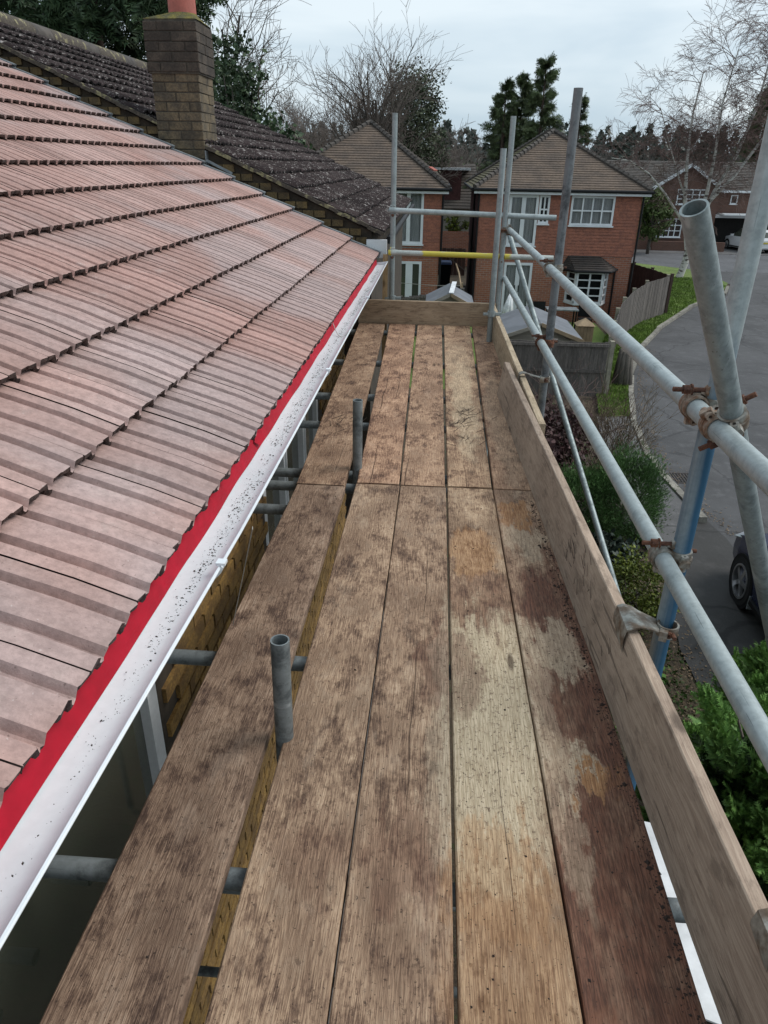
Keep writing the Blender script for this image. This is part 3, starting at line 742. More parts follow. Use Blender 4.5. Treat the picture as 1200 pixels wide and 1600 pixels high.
# red felt strip lapping into the gutter
fl = MB()
nseg = 160
prof = [(-.62, EZ - .004), (-.572, EZ - .014), (-.558, EZ - .026), (-.550, EZ - .052), (-.5465, EZ - .063)]
for j in range(nseg + 1):
    y = -1.2 + (6.96 + 1.2) * j / nseg
    for x, z in prof:
        fl.v.append((x + .005 * noise.noise(V((y * 4, x * 9, 0))), y, z + .004 * noise.noise(V((y * 5, x * 7, 5)))))
for j in range(nseg):
    for i in range(4):
        a = j * 5 + i
        fl.f.append((a, a + 1, a + 6, a + 5)); fl.m.append(0)
fl.add([(-.552, 2.10, EZ - .030), (-.540, 2.125, EZ - .050), (-.534, 2.165, EZ - .040), (-.545, 2.17, EZ - .012), (-.556, 2.14, EZ - .010)], [(0, 1, 2, 3, 4)])
fl.build('eaves_felt', m_felt, house, 40)
# gutter: open channel with a rolled lip, unions and brackets
gprof = [(-.560, 4.372), (-.557, 4.372), (-.554, 4.364), (-.545, 4.360), (-.515, 4.357), (-.485, 4.358), (-.464, 4.364), (-.4520, 4.374), (-.4478, 4.385), (-.4455, 4.390), (-.4415, 4.390), (-.4398, 4.387), (-.4425, 4.381), (-.449, 4.3735), (-.461, 4.3605), (-.480, 4.3525), (-.500, 4.3505), (-.520, 4.3505), (-.548, 4.3545), (-.5595, 4.362)]
def gskew(y): return max(-.034, min(-.003, -.029 + .017 * y))
gt = MB(); ny = 48
for j in range(ny + 1):
    y = -1.2 + 8.12 * j / ny
    dz = .0012 * math.sin(y * 2.1)
    for x, z in gprof: gt.v.append((x + gskew(y), y, z + dz))
n = len(gprof)
for j in range(ny):
    for i in range(n):
        i2 = (i + 1) % n
        gt.f.append((j * n + i, j * n + i2, (j + 1) * n + i2, (j + 1) * n + i)); gt.m.append(0)
gt.f.append(tuple(range(n))); gt.m.append(0); gt.f.append(tuple(reversed([ny * n + i for i in range(n)]))); gt.m.append(0)
gutter = gt.build('gutter', m_upvc, house, 40)
end = MB(); end.add([(x, 6.925, z) for x, z in [(-.565, 4.375), (-.4425, 4.391), (-.450, 4.372), (-.463, 4.357), (-.502, 4.348), (-.523, 4.348), (-.552, 4.352)]] + [(x, 6.93, z) for x, z in [(-.565, 4.375), (-.4425, 4.391), (-.450, 4.372), (-.463, 4.357), (-.502, 4.348), (-.523, 4.348), (-.552, 4.352)]], [tuple(range(7)), tuple(reversed(range(7, 14)))] + [(i, (i + 1) % 7, (i + 1) % 7 + 7, i + 7) for i in range(7)])
end.build('gutter_end_cap', m_upvc, gutter)
for y in (1.347, 3.02, 4.9):
    u = MB()
    op = [(-.438, 4.394), (-.434, 4.390), (-.440, 4.376), (-.457, 4.3575), (-.477, 4.349), (-.497, 4.3455), (-.52, 4.3455), (-.552, 4.351), (-.552, 4.354), (-.52, 4.350), (-.499, 4.350), (-.4795, 4.352), (-.4605, 4.360), (-.4485, 4.373)]
    L = len(op); hw = .016
    for yy in (y - hw, y + hw): u.v.extend((x + gskew(y), yy, z) for x, z in op)
    u.f += [tuple(range(L)), tuple(reversed(range(L, 2 * L)))] + [(i, i + L, (i + 1) % L + L, (i + 1) % L) for i in range(L)]
    u.m += [0] * (L + 2)
    u.box(-.452 + gskew(y), -.431 + gskew(y), y - .011, y + .011, 4.3915, 4.3985)
    u.build('gutter_clip', m_upvc, gutter)
# fascia, soffit
fs = MB(); fs.box(-.586, -.570, -1.2, 6.96, 4.27, 4.372); fs.build('fascia', m_upvc_old, house)
sf = MB(); sf.box(-.86, -.5865, -1.2, 6.96, 4.272, 4.282); sf.build('soffit', m_upvc_old, house)
# wall of yellow bricks with two window openings
WX = -.85
wins = [(.10, 1.80, 2.62, 3.98), (3.38, 5.25, 2.62, 3.98)]
wl = MB()
def wall_rect(y0, y1, z0, z1): wl.box(WX - .21, WX - .010, y0, y1, z0, z1)
ys = [-3.0, wins[0][0], wins[0][1], wins[1][0], wins[1][1], 6.93]
for a, b_ in ((0, 1), (2, 3), (4, 5)): wall_rect(ys[a], ys[b_], -.02, 4.275)
for (a, b_, z0, z1) in wins:
    wall_rect(a + .001, b_ - .001, -.02, z0); wall_rect(a + .001, b_ - .001, z1, 4.275)
wall_o = wl.build('wall', m_mortar_dk, house)
bk = MB(); bk.box(-.006, .0585, -.1065, .1065, -.0315, .0315)
# chamfer by pulling the outer face in a little
bk.v = [(x - (0 if x < 0 else .004 * (abs(y) > .1)), y * (.985 if x > 0 else 1), z * (.93 if x > 0 else 1)) for x, y, z in bk.v]
bme = bk.mesh('brick', m_brick_y)
bc = []
for r_ in range(0, 57):
    z = .04 + r_ * .075
    y = -2.9 + (.1125 if r_ % 2 else 0)
    while y < 6.8:
        if not any(a - .08 < y < b_ + .08 and z0 - .03 < z < z1 + .03 for a, b_, z0, z1 in wins):
            # does the picture see this brick past the gutter lip, or through the gap beside the inner board?
            t = (EYE.z - DK) / (EYE.z - z) if z < DK else 2
            xd = WX * t; tg = (EYE.z - 4.389) / (EYE.z - z); xg = WX * tg
            seen = z < DK and xg > -.45 and (xd < -.60 or -.40 < xd < -.33)
            bc.append((0 if seen and view((WX, y, z))[1] else 1, view((WX, y, z))[0], y, z))
        y += .225
bc.sort()
rest = MB()
for k, (hid, d, y, z) in enumerate(bc):
    mt = Matrix.Translation((WX - .053 + rnd.uniform(-.003, .003) + .002, y + rnd.uniform(-.002, .002), z)) @ Matrix.Rotation(rnd.uniform(-.01, .01), 4, 'X')
    if k < 290: inst('brick', bme, wall_o, mt)
    else:
        b = len(rest.v)
        rest.v.extend(tuple(mt @ V(q)) for q in bk.v)
        rest.f.extend(tuple(b + q for q in f) for f in bk.f); rest.m.extend(bk.m)
rest.build('brick', m_brick_y, wall_o, kind='stuff')
# windows under the eaves
def wall_window(y0, y1, z0, z1, divs):
    f = MB(); fw = .07
    x0, x1 = WX - .075, WX - .012
    f.box(x0, x1, y0, y0 + fw, z0, z1); f.box(x0, x1, y1 - fw, y1, z0, z1)
    f.box(x0 + .002, x1 - .002, y0 + fw, y1 - fw, z0, z0 + fw); f.box(x0 + .002, x1 - .002, y0 + fw, y1 - fw, z1 - fw, z1)
    for d in divs: f.box(x0 + .003, x1 + .006, d - .045, d + .045, z0 + fw, z1 - fw); f.box(x0 + .003, x1 + .016, d - .012, d + .012, z0 + fw, z1 - fw)
    w = f.build('window', m_upvc_old, house)
    edges = [y0 + fw] + [e for d in divs for e in (d - .045, d + .045)] + [y1 - fw]
    for a, b_ in zip(edges[::2], edges[1::2]):
        p = MB(); p.box(WX - .05, WX - .044, a, b_, z0 + fw, z1 - fw); p.build('pane', m_glass_dk, w)
    s = MB(); s.box(WX - .012, WX + .07, y0 - .04, y1 + .04, z0 - .035, z0 - .003); s.build('sill', m_upvc_old, w)
    r_ = MB(); r_.box(-2.2, WX - .2105, y0, y1, z0 - .02, z1 + .02, 0); r_.build('dark_room_box', m_room, w)
wall_window(*wins[0], [])
wall_window(*wins[1], [3.95, 4.6])
# gable end of our house under the verge
ge = MB()
ge.add([(-.86, 6.935, -.02), (-6, 6.935, -.02), (-6, 6.935, 4.25), (-.86, 6.935, 4.25)], [(0, 1, 2, 3)])
ge.build('end_wall', m_mortar_dk, house)
bt = MB(); bt.box(-.497, -.452, 7.010, 7.050, 3.2, 4.44); bt.build('timber_post', m_batten, None, label='pale timber batten standing at the far end of the gutter', cat='batten')

# ================================================================== NEIGHBOUR: dark roof, brick gable, chimney
nb = empty('neighbour_house', (-3.0, 10.4, 0), 'neighbouring house with dark lichen-speckled roof behind the chimney', 'house')
NEX, NEZ, NRX, NRZ = -.50, 4.600, -5.016, 6.565
npit = math.atan2(NRZ - NEZ, NEX - NRX)
nub = V((-math.cos(npit), 0, math.sin(npit))); nun = V((math.sin(npit), 0, math.cos(npit)))
NY0, NY1 = 7.13, 13.75
nr = MB()
a0, a1 = V((NEX - .03, NY0 + .01, NEZ - .01)), V((NEX - .03, NY1, NEZ - .01))
Ls = (NEX - NRX) / math.cos(npit)
nr.quad(a0, a1, a1 + nub * Ls, a0 + nub * Ls)
far0 = V((NRX * 2 - NEX, NY0 + .01, NEZ - .01)); far1 = V((NRX * 2 - NEX, NY1, NEZ - .01))
nr.quad(a0 + nub * (Ls - .03), a1 + nub * (Ls - .03), far1, far0)
nr_o = nr.build('roof', m_dark_edge, nb)
NW, NG = .302, .298
NPROF = [(0, .0), (.12, .001), (.22, .012), (.32, .020), (.50, .022), (.66, .019), (.76, .011), (.88, .001)]
ntm = [roof_tile_mesh('dark_roof_tile', NW - .006, NG + .06, .022, 40 + k, [m_dark_tile, m_dark_edge], 2, NPROF, .006, .002) for k in range(4)]
ntb = (nub - nun * (.034 / NG)).normalized(); ntn = ua.cross(ntb)
nc = []
for i in range(16):
    for j in range(22):
        p = V((NEX, NY0 + j * NW + (NW / 2 if i % 2 else 0) * 0, NEZ)) + nub * (i * NG + rnd.uniform(-.008, .008)) + nun * (.040 + rnd.uniform(-.004, .004))
        d, vis = view(p + nub * .15 + ua * .15)
        nc.append((0 if vis else 1, d, p))
nc.sort(key=lambda c: (c[0], c[1]))
rest = MB()
for k, (hid, d, p) in enumerate(nc):
    rz = rnd.uniform(-.012, .012)
    mt = frame((ua + ntb * rz).normalized(), (ntb - ua * rz).normalized(), ntn, p)
    me, mb = ntm[rnd.randrange(4)]
    if k < 300: inst('roof_tile', me, nr_o, mt)
    else:
        b = len(rest.v)
        rest.v.extend(tuple(mt @ V(q)) for q in mb.v)
        rest.f.extend(tuple(b + q for q in f) for f in mb.f); rest.m.extend(mb.m)
rest.build('roof_tile', [m_dark_tile, m_dark_edge], nr_o, 35, kind='stuff')
# ridge tiles: half round caps end to end
for j in range(15):
    mb = MB(); y0 = NY0 + j * .45
    mb.ring((NRX, y0 + .222, NRZ - .02), (0, 1, 0), .105, .125, .444, -100, 100, 12, ref=(0, 0, 1))
    mb.build('ridge_tile', m_verge if j % 3 else m_hroof_gr, nr_o, 40)
# mortar undercloak along the near verge
ver = MB()
for i in range(60):
    t0, t1 = Ls * i / 60, Ls * (i + 1) / 60
    h = .030 + .012 * noise.noise(V((i * .7, 0, 0)))
    a = V((NEX, NY0 - .012 + .006 * noise.noise(V((i * 1.3, 4, 0))), NEZ)) + nub * t0 - nun * (h - .035)
    ver.bar(a + ua * .03, a + ua * .03 + nub * (t1 - t0 + .004), .07, .030, up=nun)
ver.build('verge_mortar', m_verge, nr_o)
# gable wall, built of bricks where it shows above our roof
gy = 7.16
gw = MB()
gw.add([(NEX - .12, gy + .012, -.02), (NEX - .12, gy + .012, NEZ + .034), (NRX, gy + .012, NRZ - .018), (2 * NRX - NEX + .12, gy + .012, NEZ + .034), (2 * NRX - NEX + .12, gy + .012, -.02)], [(0, 1, 2, 3, 4)])
gw.quad((NEX - .12, gy + .0122, -.02), (NEX - .12, 13.6, -.02), (NEX - .12, 13.6, NEZ + .03), (NEX - .12, gy + .0122, NEZ + .03))
gwall = gw.build('gable_wall', m_mortar_dk, nb)
gb_ = MB(); gb_.box(-.051, .051, -.0, .05, -.0315, .0315)
gb_.v = [(x * (.985 if y < .01 else 1), y, z * (.92 if y < .01 else 1)) for x, y, z in gb_.v]
gme = gb_.mesh('brick', m_brick_g)
tn_ = math.tan(npit); tr_ = math.tan(PITCH)
r_ = 0; cnt = 0
while r_ < 30:
    z = 4.32 + r_ * .075
    x = -.66 - (.056 if r_ % 2 else 0)
    while x > -5.2:
        top = NEZ + (NEX - (x + .052)) * tn_ - .004
        low = EZ + (EX - (x - .055)) * tr_ - .02
        if z + .035 < top and z + .035 > low - .03 and cnt < 299 and not (-2.60 < x < -2.08):
            inst('brick', gme, gwall, Matrix.Translation((x + rnd.uniform(-.002, .002), gy - .008 + rnd.uniform(-.003, .003), z))); cnt += 1
        x -= .112
    r_ += 1
# white box end and gutter at the neighbour's eaves
bx = MB(); bx.box(-.66, -.47, 7.085, 7.15, 4.40, 4.56); bx.build('white_box_end', m_upvc_old, nb)
ng = MB()
ng.tube([(-.455, 7.2, 4.55), (-.455, 13.7, 4.55)], .034, 10); ng.build('eaves_gutter', m_black, nb, 40)
# chimney: every brick of the two visible faces and the core
chy, chx0, chx1, chd = 7.105, -2.560, -2.142, .43
ch = MB(); ch.box(chx0 + .008, chx1 - .008, chy + .008, chy + chd - .008, 4.6, 6.285)
chim = ch.build('chimney', m_joint, nb)
def brick_box(x0, x1, y0, y1, z0, z1, mat):
    b = MB(); j = lambda: rnd.uniform(-.003, .003)
    x0 += j(); x1 += j(); y0 += j() * .5; y1 += j() * .5; z0 += j() * .4; z1 += j() * .4
    c = .004
    v = [(x0 + c, y0, z0 + c), (x1 - c, y0, z0 + c), (x1 - c, y0, z1 - c), (x0 + c, y0, z1 - c),
         (x0, y0 + c, z0), (x1, y0 + c, z0), (x1, y0 + c, z1), (x0, y0 + c, z1), (x0, y1, z0), (x1, y1, z0), (x1, y1, z1), (x0, y1, z1)]
    b.add(v, [(0, 1, 2, 3), (0, 4, 5, 1), (1, 5, 6, 2), (2, 6, 7, 3), (3, 7, 4, 0), (4, 8, 9, 5), (5, 9, 10, 6), (6, 10, 11, 7), (7, 11, 8, 4), (8, 11, 10, 9)])
    b.build('brick', mat, chim)
r_ = 0
z = 4.62
while z < 6.27:
    top = z > 5.885
    o = .022 if top else 0.0
    x0, x1, y0, y1 = chx0 - o, chx1 + o, chy - o, chy + chd + o
    mat = m_brick_top if top else m_brick_ch
    w = x1 - x0; d = y1 - y0; g = .009
    zz0, zz1 = z, z + .0665
    if z > 5.0:
        if r_ % 2 == 0:
            xm = x0 + w * .5 + rnd.uniform(-.01, .01)
            brick_box(x0, xm - g / 2, y0, y0 + .10, zz0, zz1, mat); brick_box(xm + g / 2, x1, y0, y0 + .10, zz0, zz1, mat)
            ym = y0 + .10 + g
            brick_box(x1 - .10, x1, ym, ym + .16, zz0, zz1, mat); brick_box(x1 - .10, x1, ym + .16 + g, y1, zz0, zz1, mat)
        else:
            xa, xb = x0 + w * .26, x0 + w * .76
            brick_box(x0, xa - g / 2, y0, y0 + .10, zz0, zz1, mat); brick_box(xa + g / 2, xb - g / 2, y0, y0 + .10, zz0, zz1, mat)
            brick_box(xb + g / 2, x1, y0, y0 + .21, zz0, zz1, mat)
            brick_box(x1 - .10, x1, y0 + .21 + g, y1, zz0, zz1, mat)
    z += .075; r_ += 1
if True:
    cp = MB(); cp.box(chx0 - .012, chx1 + .012, chy - .012, chy + chd + .012, 5.8805, 6.283); cp.build('corbel_core', m_joint, chim)
fl = MB()
cx, cy = -2.30, chy + chd / 2
for i in range(16):
    a0_, a1_ = 2 * math.pi * i / 16, 2 * math.pi * (i + 1) / 16
    def sq(a, k):
        c, s = math.cos(a), math.sin(a); q = max(abs(c), abs(s))
        return V(((chx0 + chx1) / 2 + c / q * .232, chy + chd / 2 + s / q * .232, 6.279 + .012 * noise.noise(V((c * 3, s * 3, 1)))))
    b0, b1 = sq(a0_, 0), sq(a1_, 0)
    t0, t1 = V((cx + .12 * math.cos(a0_), cy + .12 * math.sin(a0_), 6.345)), V((cx + .12 * math.cos(a1_), cy + .12 * math.sin(a1_), 6.345))
    fl.quad(b0, b1, t1, t0)
fl.build('mossy_flaunching', m_moss, chim)
pot = MB(); pot.tube([(cx, cy, 6.31), (cx, cy, 6.34), (cx, cy, 6.95), (cx, cy, 7.0)], [.122, .118, .110, .125], 24); pot.build('chimney_pot', m_pot, chim, 40)
ld = MB()
ld.bar((chx1 + .006, chy - .01, 5.215), (chx1 + .006, chy + chd + .05, 5.215), .006, .14)
ld.bar((chx1 + .01, chy - .002, 5.205), (chx1 + .24, chy - .002, 5.10), .02, .02)
ld.build('lead_apron', m_lead, chim)

m_iron = M('drain_iron', (0.07, 0.06, 0.055), (0.045, 0.04, 0.038), rough=.7, metal=.4, scale=20)
# iron drain grate in the road by the kerb
dg = empty('drain_grate', (4.86, 12.6, 0), 'small iron drain grate set in the road beside the kerb', 'drain')
m_ = MB(); m_.box(4.66, 5.06, 12.38, 12.82, -.01, .004); m_.build('pit', m_under, dg)
for i in range(7):
    m_ = MB(); m_.box(4.675 + i * .056, 4.703 + i * .056, 12.40, 12.80, .0045, .012); m_.build('bar', m_iron, dg)
m_ = MB(); m_.box(4.63, 4.662, 12.35, 12.85, .0, .011); m_.box(5.058, 5.09, 12.35, 12.85, .0, .011); m_.box(4.662, 5.058, 12.35, 12.382, .0, .0105); m_.box(4.662, 5.058, 12.818, 12.85, .0, .0105); m_.build('rim', m_iron, dg)
# ================================================================== SCAFFOLD
def board(label, y0, y1, xl0, xr0, xl1, xr1, tint, seed, z=DK, dz0=0, dz1=0):
    """one scaffold board lying on the tubes: worn edges, slightly crooked"""
    rg = random.Random(seed); mb = MB(); n = 26; th = .038
    for j in range(n + 1):
        t = j / n
        y = y0 + (y1 - y0) * t
        a = xl0 + (xl1 - xl0) * t + .0016 * noise.noise(V((y * 2.3, seed, 0))) + .0008 * noise.noise(V((y * 19, seed, 3)))
        b = xr0 + (xr1 - xr0) * t + .0016 * noise.noise(V((y * 2.3, seed, 9))) + .0008 * noise.noise(V((y * 19, seed, 7)))
        zt = z + dz0 + (dz1 - dz0) * t + .0012 * noise.noise(V((y * 1.1, seed, 2)))
        c = .0035
        for p in ((a, zt - c), (a + c, zt), ((a + b) / 2, zt + .0005), (b - c, zt), (b, zt - c), (b, zt - th + c), (b - c, zt - th), (a + c, zt - th), (a, zt - th + c)):
            mb.v.append((p[0], y + (rg.uniform(-.0025, .0025) if j in (0, n) else 0), p[1]))
    k = 9
    for j in range(n):
        for i in range(k):
            i2 = (i + 1) % k
            mb.f.append((j * k + i, j * k + i2, (j + 1) * k + i2, (j + 1) * k + i)); mb.m.append(0)
    mb.f.append(tuple(range(k))); mb.m.append(0)
    mb.f.append(tuple(reversed([n * k + i for i in range(k)]))); mb.m.append(0)
    mb.f = [tuple(reversed(f)) for f in mb.f]
    o = mb.build('scaffold_board', m_deck, None, 40, label, 'board', 'scaffold boards of the walkway')
    o.color = (*tint, 1)
    return o
LAP = 3.098
def ext(y, ya, xa, yb, xb): return xa + (xb - xa) * (y - ya) / (yb - ya)
YN = -.80
board('greyish near scaffold board closest to the gutter, apart from the others', YN, 3.062, ext(YN, .686, -.641, 3.036, -.614), ext(YN, .705, -.398, 3.083, -.382), -.614, -.382, (.66, .63, .64), 1)
board('near brown walkway board running beside the upright tube stubs', YN, LAP, ext(YN, .709, -.351, 3.066, -.334), ext(YN, .726, -.1335, 3.089, -.1245), -.334, -.1245, (.92, .88, .85), 2)
board('near brown walkway board, second from the stubs, with dark blotches', YN, LAP - .004, ext(YN, .726, -.129, 3.089, -.1205), ext(YN, .745, .0945, 3.1, .096), -.1205, .096, (.86, .81, .78), 3)
board('near walkway board with a large pale scuffed patch and dirt specks', YN, LAP + .003, ext(YN, .745, .1035, 3.1, .1035), ext(YN, .763, .3255, 3.136, .3165), .1035, .3165, (1.0, .96, .90), 4)
board('near walkway board stained dark red-brown and wet beside the toe board', YN, LAP + .001, ext(YN, .763, .3315, 3.136, .3215), .549, .3215, .548, (1.0, .92, .88), 5)
board('far scaffold board closest to the gutter, beyond the lap', 3.070, 6.90, -.617, -.386, -.712, -.462, (.84, .77, .73), 6, dz0=.002)
board('far walkway board, first right of the far tube stub', LAP + .014, 6.925, -.331, -.129, -.418, -.170, (1.05, .90, .84), 7, dz0=.002)
board('far walkway board between two long dark gaps, left of the middle gap', LAP + .010, 6.925, -.121, .092, -.148, .083, (1.0, .89, .83), 8, dz0=.001)
board('far walkway board with a pale worn streak down its middle', LAP + .016, 6.925, .1045, .3135, .104, .351, (1.08, 1.0, .92), 9, dz0=.002)
board('far walkway board along the toe board, ending at the corner standard', LAP + .012, 6.925, .3245, .548, .374, .60, (1.08, .93, .86), 10, dz0=.001)
def toe(name, label, mat, p0, p1, lean, h=.225, th=.037, seed=0, zb=DK + .002):
    """board on edge; p0 p1 = bottom inner corners, lean = how far the top tips outward"""
    mb = MB(); n = 22
    d = (V((p1[0], p1[1], 0)) - V((p0[0], p0[1], 0))).normalized(); s = V((d.y, -d.x, 0))
    up = V((s.x * lean, s.y * lean, h)).normalized(); sv = d.cross(up) * (1 if d.cross(up).dot(s) > 0 else -1)
    for j in range(n + 1):
        t = j / n
        b = V((p0[0] + (p1[0] - p0[0]) * t, p0[1] + (p1[1] - p0[1]) * t, zb + (p1[2] - p0[2]) * t + p0[2])) + s * .004 * noise.noise(V((t * 3, seed, 1)))
        wob = .0012 * noise.noise(V((t * 40, seed, 4)))
        c = .003
        for u, w in ((0, c), (0, h - c), (c, h), (th - c, h), (th, h - c), (th, c), (th - c, 0), (c, 0)):
            mb.v.append(tuple(b + sv * (u + wob) + up * (w + wob)))
    k = 8
    for j in range(n):
        for i in range(k):
            i2 = (i + 1) % k
            mb.f.append((j * k + i, (j + 1) * k + i, (j + 1) * k + i2, j * k + i2)); mb.m.append(0)
    mb.f.append(tuple(range(k))); mb.m.append(0)
    mb.f.append(tuple(reversed([n * k + i for i in range(k)]))); mb.m.append(0)
    return mb.build(name, mat, None, 40, label, 'board', 'toe boards round the walkway')
toe('toe_board', 'near greyish toe board on edge along the walkway, clipped to the blue standard', m_toe, (.617, -.6, 0), (.447, 4.66, 0), .03, seed=1)
toe('toe_board', 'far pale toe board on edge, its near end showing outside the other one', m_toe_far, (.548, 3.45, -.01), (.520, 6.92, 0), .004, seed=2)
toe('toe_board', 'brown end board on edge closing the far end of the walkway', m_end_toe, (-.72, 6.968, -.008), (.585, 6.968, -.012), .0, h=.222, seed=3)
# strap of grey tie wire / clips come with the couplers below
def tube_obj(name, label, mat, p0, p1, group=None, seg=1, r=.02415):
    mb = MB(); mb.pipe(p0, p1, r=r, seg=seg)
    return mb.build(name, mat, None, 40, label, 'tube', group)
RX = .652
UPZ, LOZ = 4.676, 4.248
tube_obj('guard_rail', 'upper galvanised guard rail running along the right side of the walkway', m_rail, (RX, .25, UPZ - .004), (RX, 6.98, UPZ + .006))
tube_obj('guard_rail', 'lower galvanised guard rail running along the right side of the walkway', m_rail, (RX, .10, LOZ), (RX, 7.05, LOZ + .004))
BLX, BLY = .700, 1.742
tube_obj('scaffold_standard', 'blue-painted upright scaffold tube on the right, holding both guard rails', m_blue, (BLX + .004, BLY, .02), (BLX, BLY, 6.1))
AX, AY = .700, 4.352
tube_obj('scaffold_standard', 'dark weathered upright scaffold tube standing tall outside the guard rails', m_std_dark, (AX, AY, .02), (AX, AY, 5.572))
tube_obj('scaffold_standard', 'grey upright tube standing on the boards in the far corner', m_std, (.493, 6.262, DK + .003), (.489, 6.29, 5.325))
tube_obj('scaffold_standard', 'taller grey upright tube just behind the far corner upright', m_std, (.604, 6.975, .02), (.604, 6.975, 5.585))
tube_obj('scaffold_standard', 'grey upright tube at the left end of the end board', m_std, (-.405, 7.035, .02), (-.412, 7.035, 5.60))
tube_obj('standard_stub', 'near dark tube stub rising in the gap beside the inner board', m_transom, (-.358, 1.418, 2.6), (-.343, 1.418, 4.138))
tube_obj('standard_stub', 'far dark tube stub rising in the gap beside the inner board', m_transom, (-.358, 3.30, 2.6), (-.345, 3.29, 4.178))
tube_obj('end_rail', 'upper grey rail across the far end of the walkway', m_rail_x, (-.445, 6.988, 4.824), (1.06, 6.988, 4.79))
tube_obj('end_rail', 'yellow-painted rail across the far end of the walkway', m_yellow, (-.445, 6.988, 4.462), (1.075, 6.988, 4.446))
tube_obj('brace_tube', 'thin-looking diagonal brace tube dropping outside the guard rails', m_lean, (.700, 7.47, 4.608), (2.262, 1.865, .02))
ld_ = V((.446, .395, -.81)).normalized()
top_ = V((.438, 1.360, 5.141))
tube_obj('raking_tube', 'leaning grey scaffold tube with open top end at the right edge', m_lean, top_, top_ + ld_ * 6.2)
tz = DK - .0635
TY = [(1.036, 'nearest'), (1.805, 'second nearest'), (2.911, 'short'), (3.18, 'third, just before the board lap'), (3.345, 'fourth, just past the board lap'), (4.10, 'fifth'), (4.70, 'sixth'), (5.63, 'seventh'), (6.79, 'farthest')]
for i, (y, wd) in enumerate(TY):
    tube_obj('transom_tube', ('short dull tube poking out under the inner board before the lap' if wd == 'short' else wd + ' dull cross tube carrying the walkway boards'), m_transom, (-.845, y, tz), (-.42 if wd == 'short' else .635, y + rnd.uniform(-.01, .01), tz), 'cross tubes under the boards')
tube_obj('ledger_tube', 'inner ledger tube hidden under the walkway boards', m_transom, (-.285, -.6, tz - .05), (-.285, 7.05, tz - .05))
tube_obj('ledger_tube', 'outer ledger tube under the toe board', m_transom, (.655, -.6, tz - .05), (.655, 7.05, tz - .05))
# lower lift tubes seen through the gap below the gutter
for (y, z, wd) in ((1.12, 3.27, 'near'), (1.42, 3.18, 'second'), (.95, 3.30, 'nearest')):
    tube_obj('lower_tube', wd + ' thin tube seen below the gutter in front of the window', m_transom, (-.80, y, z), (.5, y, z), 'tubes below the walkway', r=.012)
def coupler(c1, a1, c2, a2, label, band1=m_clamp, band2=m_clamp, flip=1, boltm=m_rust):
    """scaffold fitting: two hinged bands round two tubes, a block between them, bolts with nuts"""
    c1, c2, a1, a2 = V(c1), V(c2), V(a1).normalized(), V(a2).normalized()
    mid = (c1 + c2) / 2
    root = empty('coupler', mid - V((0, 0, .05)), label, 'coupler', 'scaffold couplers')
    toward = (c2 - c1).normalized()
    for c, a, s, bm in ((c1, a1, 1, band1), (c2, a2, -1, band2)):
        tw = toward * s
        b = MB()
        b.ring(c, a, .0248, .0305, .046, 0, 360, 28, ref=tw)
        b.ring(c, a, .0305, .0335, .010, 40, 320, 24, ref=tw)
        side = a.cross(tw).normalized() * flip
        e = c + side * .031
        # lugs that the bolt pulls together
        b.bar(e - tw * .022 - a * .0, e - tw * .012, .030, .018, up=a)
        b.bar(c - side * .030 - tw * .014, c - side * .030 + tw * .014, .034, .016, up=a)
        b.ring(c - side * .036, a, .004, .0095, .044, 0, 360, 12)
        bo = b.build('band', bm, root, 40)
        bl = MB()
        q = c + side * .040
        bl.tube([q + tw * .034, q - tw * .058], .0062, 10)
        bl.build('bolt', boltm, root, 40)
        nu = MB()
        nu.tube([q - tw * .018, q - tw * .034], .0125, 6)
        nu.ring(q - tw * .014, tw, .007, .0145, .003, 0, 360, 14)
        nu.build('nut', boltm, root, 30)
        ey = MB()
        ey.ring(q + tw * .030, a, .005, .012, .020, 0, 360, 14)
        ey.bar(q + tw * .026 - side * .012, q + tw * .010 - side * .014, .024, .010, up=a)
        ey.build('hinge_eye', bm, root, 40)
    bk_ = MB()
    x = a1.cross(toward).normalized()
    bk_.bar(c1 + toward * .026, c2 - toward * .026, .040, .036, up=a1)
    bk_.build('body', band2, root)
    return root
Yv, Zv, Xv = (0, 1, 0), (0, 0, 1), (1, 0, 0)
coupler((RX, BLY, UPZ), Yv, (BLX, BLY, UPZ), Zv, 'rusty coupler fixing the upper guard rail to the blue standard', m_rust_lt, m_clamp, -1)
coupler((RX, BLY, LOZ), Yv, (BLX, BLY, LOZ), Zv, 'pale coupler fixing the lower guard rail to the blue standard', m_clamp, m_clamp, -1)
lc = top_ + ld_ * ((top_.z - (UPZ + .022)) / .81)
coupler((RX, lc.y + .015, UPZ), Yv, lc, ld_, 'swivel coupler joining the leaning tube to the upper guard rail', m_rust_lt, m_clamp, 1)
coupler((RX, AY, UPZ), Yv, (AX, AY, UPZ), Zv, 'coupler fixing the upper guard rail to the dark weathered standard', flip=-1)
coupler((RX, AY, LOZ), Yv, (AX, AY, LOZ), Zv, 'coupler fixing the lower guard rail to the dark weathered standard', m_rust, m_rust, flip=-1)
coupler((RX, 6.975, UPZ + .006), Yv, (.604, 6.975, UPZ + .006), Zv, 'coupler at the far end of the upper guard rail', flip=-1)
coupler((-.412, 6.988, 4.824), Xv, (-.412, 7.035, 4.824), Zv, 'coupler at the left end of the upper end rail', m_std, m_std, flip=-1)
coupler((-.408, 6.988, 4.462), Xv, (-.408, 7.035, 4.462), Zv, 'coupler at the left end of the yellow end rail', m_yellow, m_std, flip=-1)
coupler((.604, 6.988 + .0, 4.449), Xv, (.604, 7.03, 4.449), Zv, 'dark coupler where the yellow end rail meets the corner', m_rust, m_rust, flip=-1)
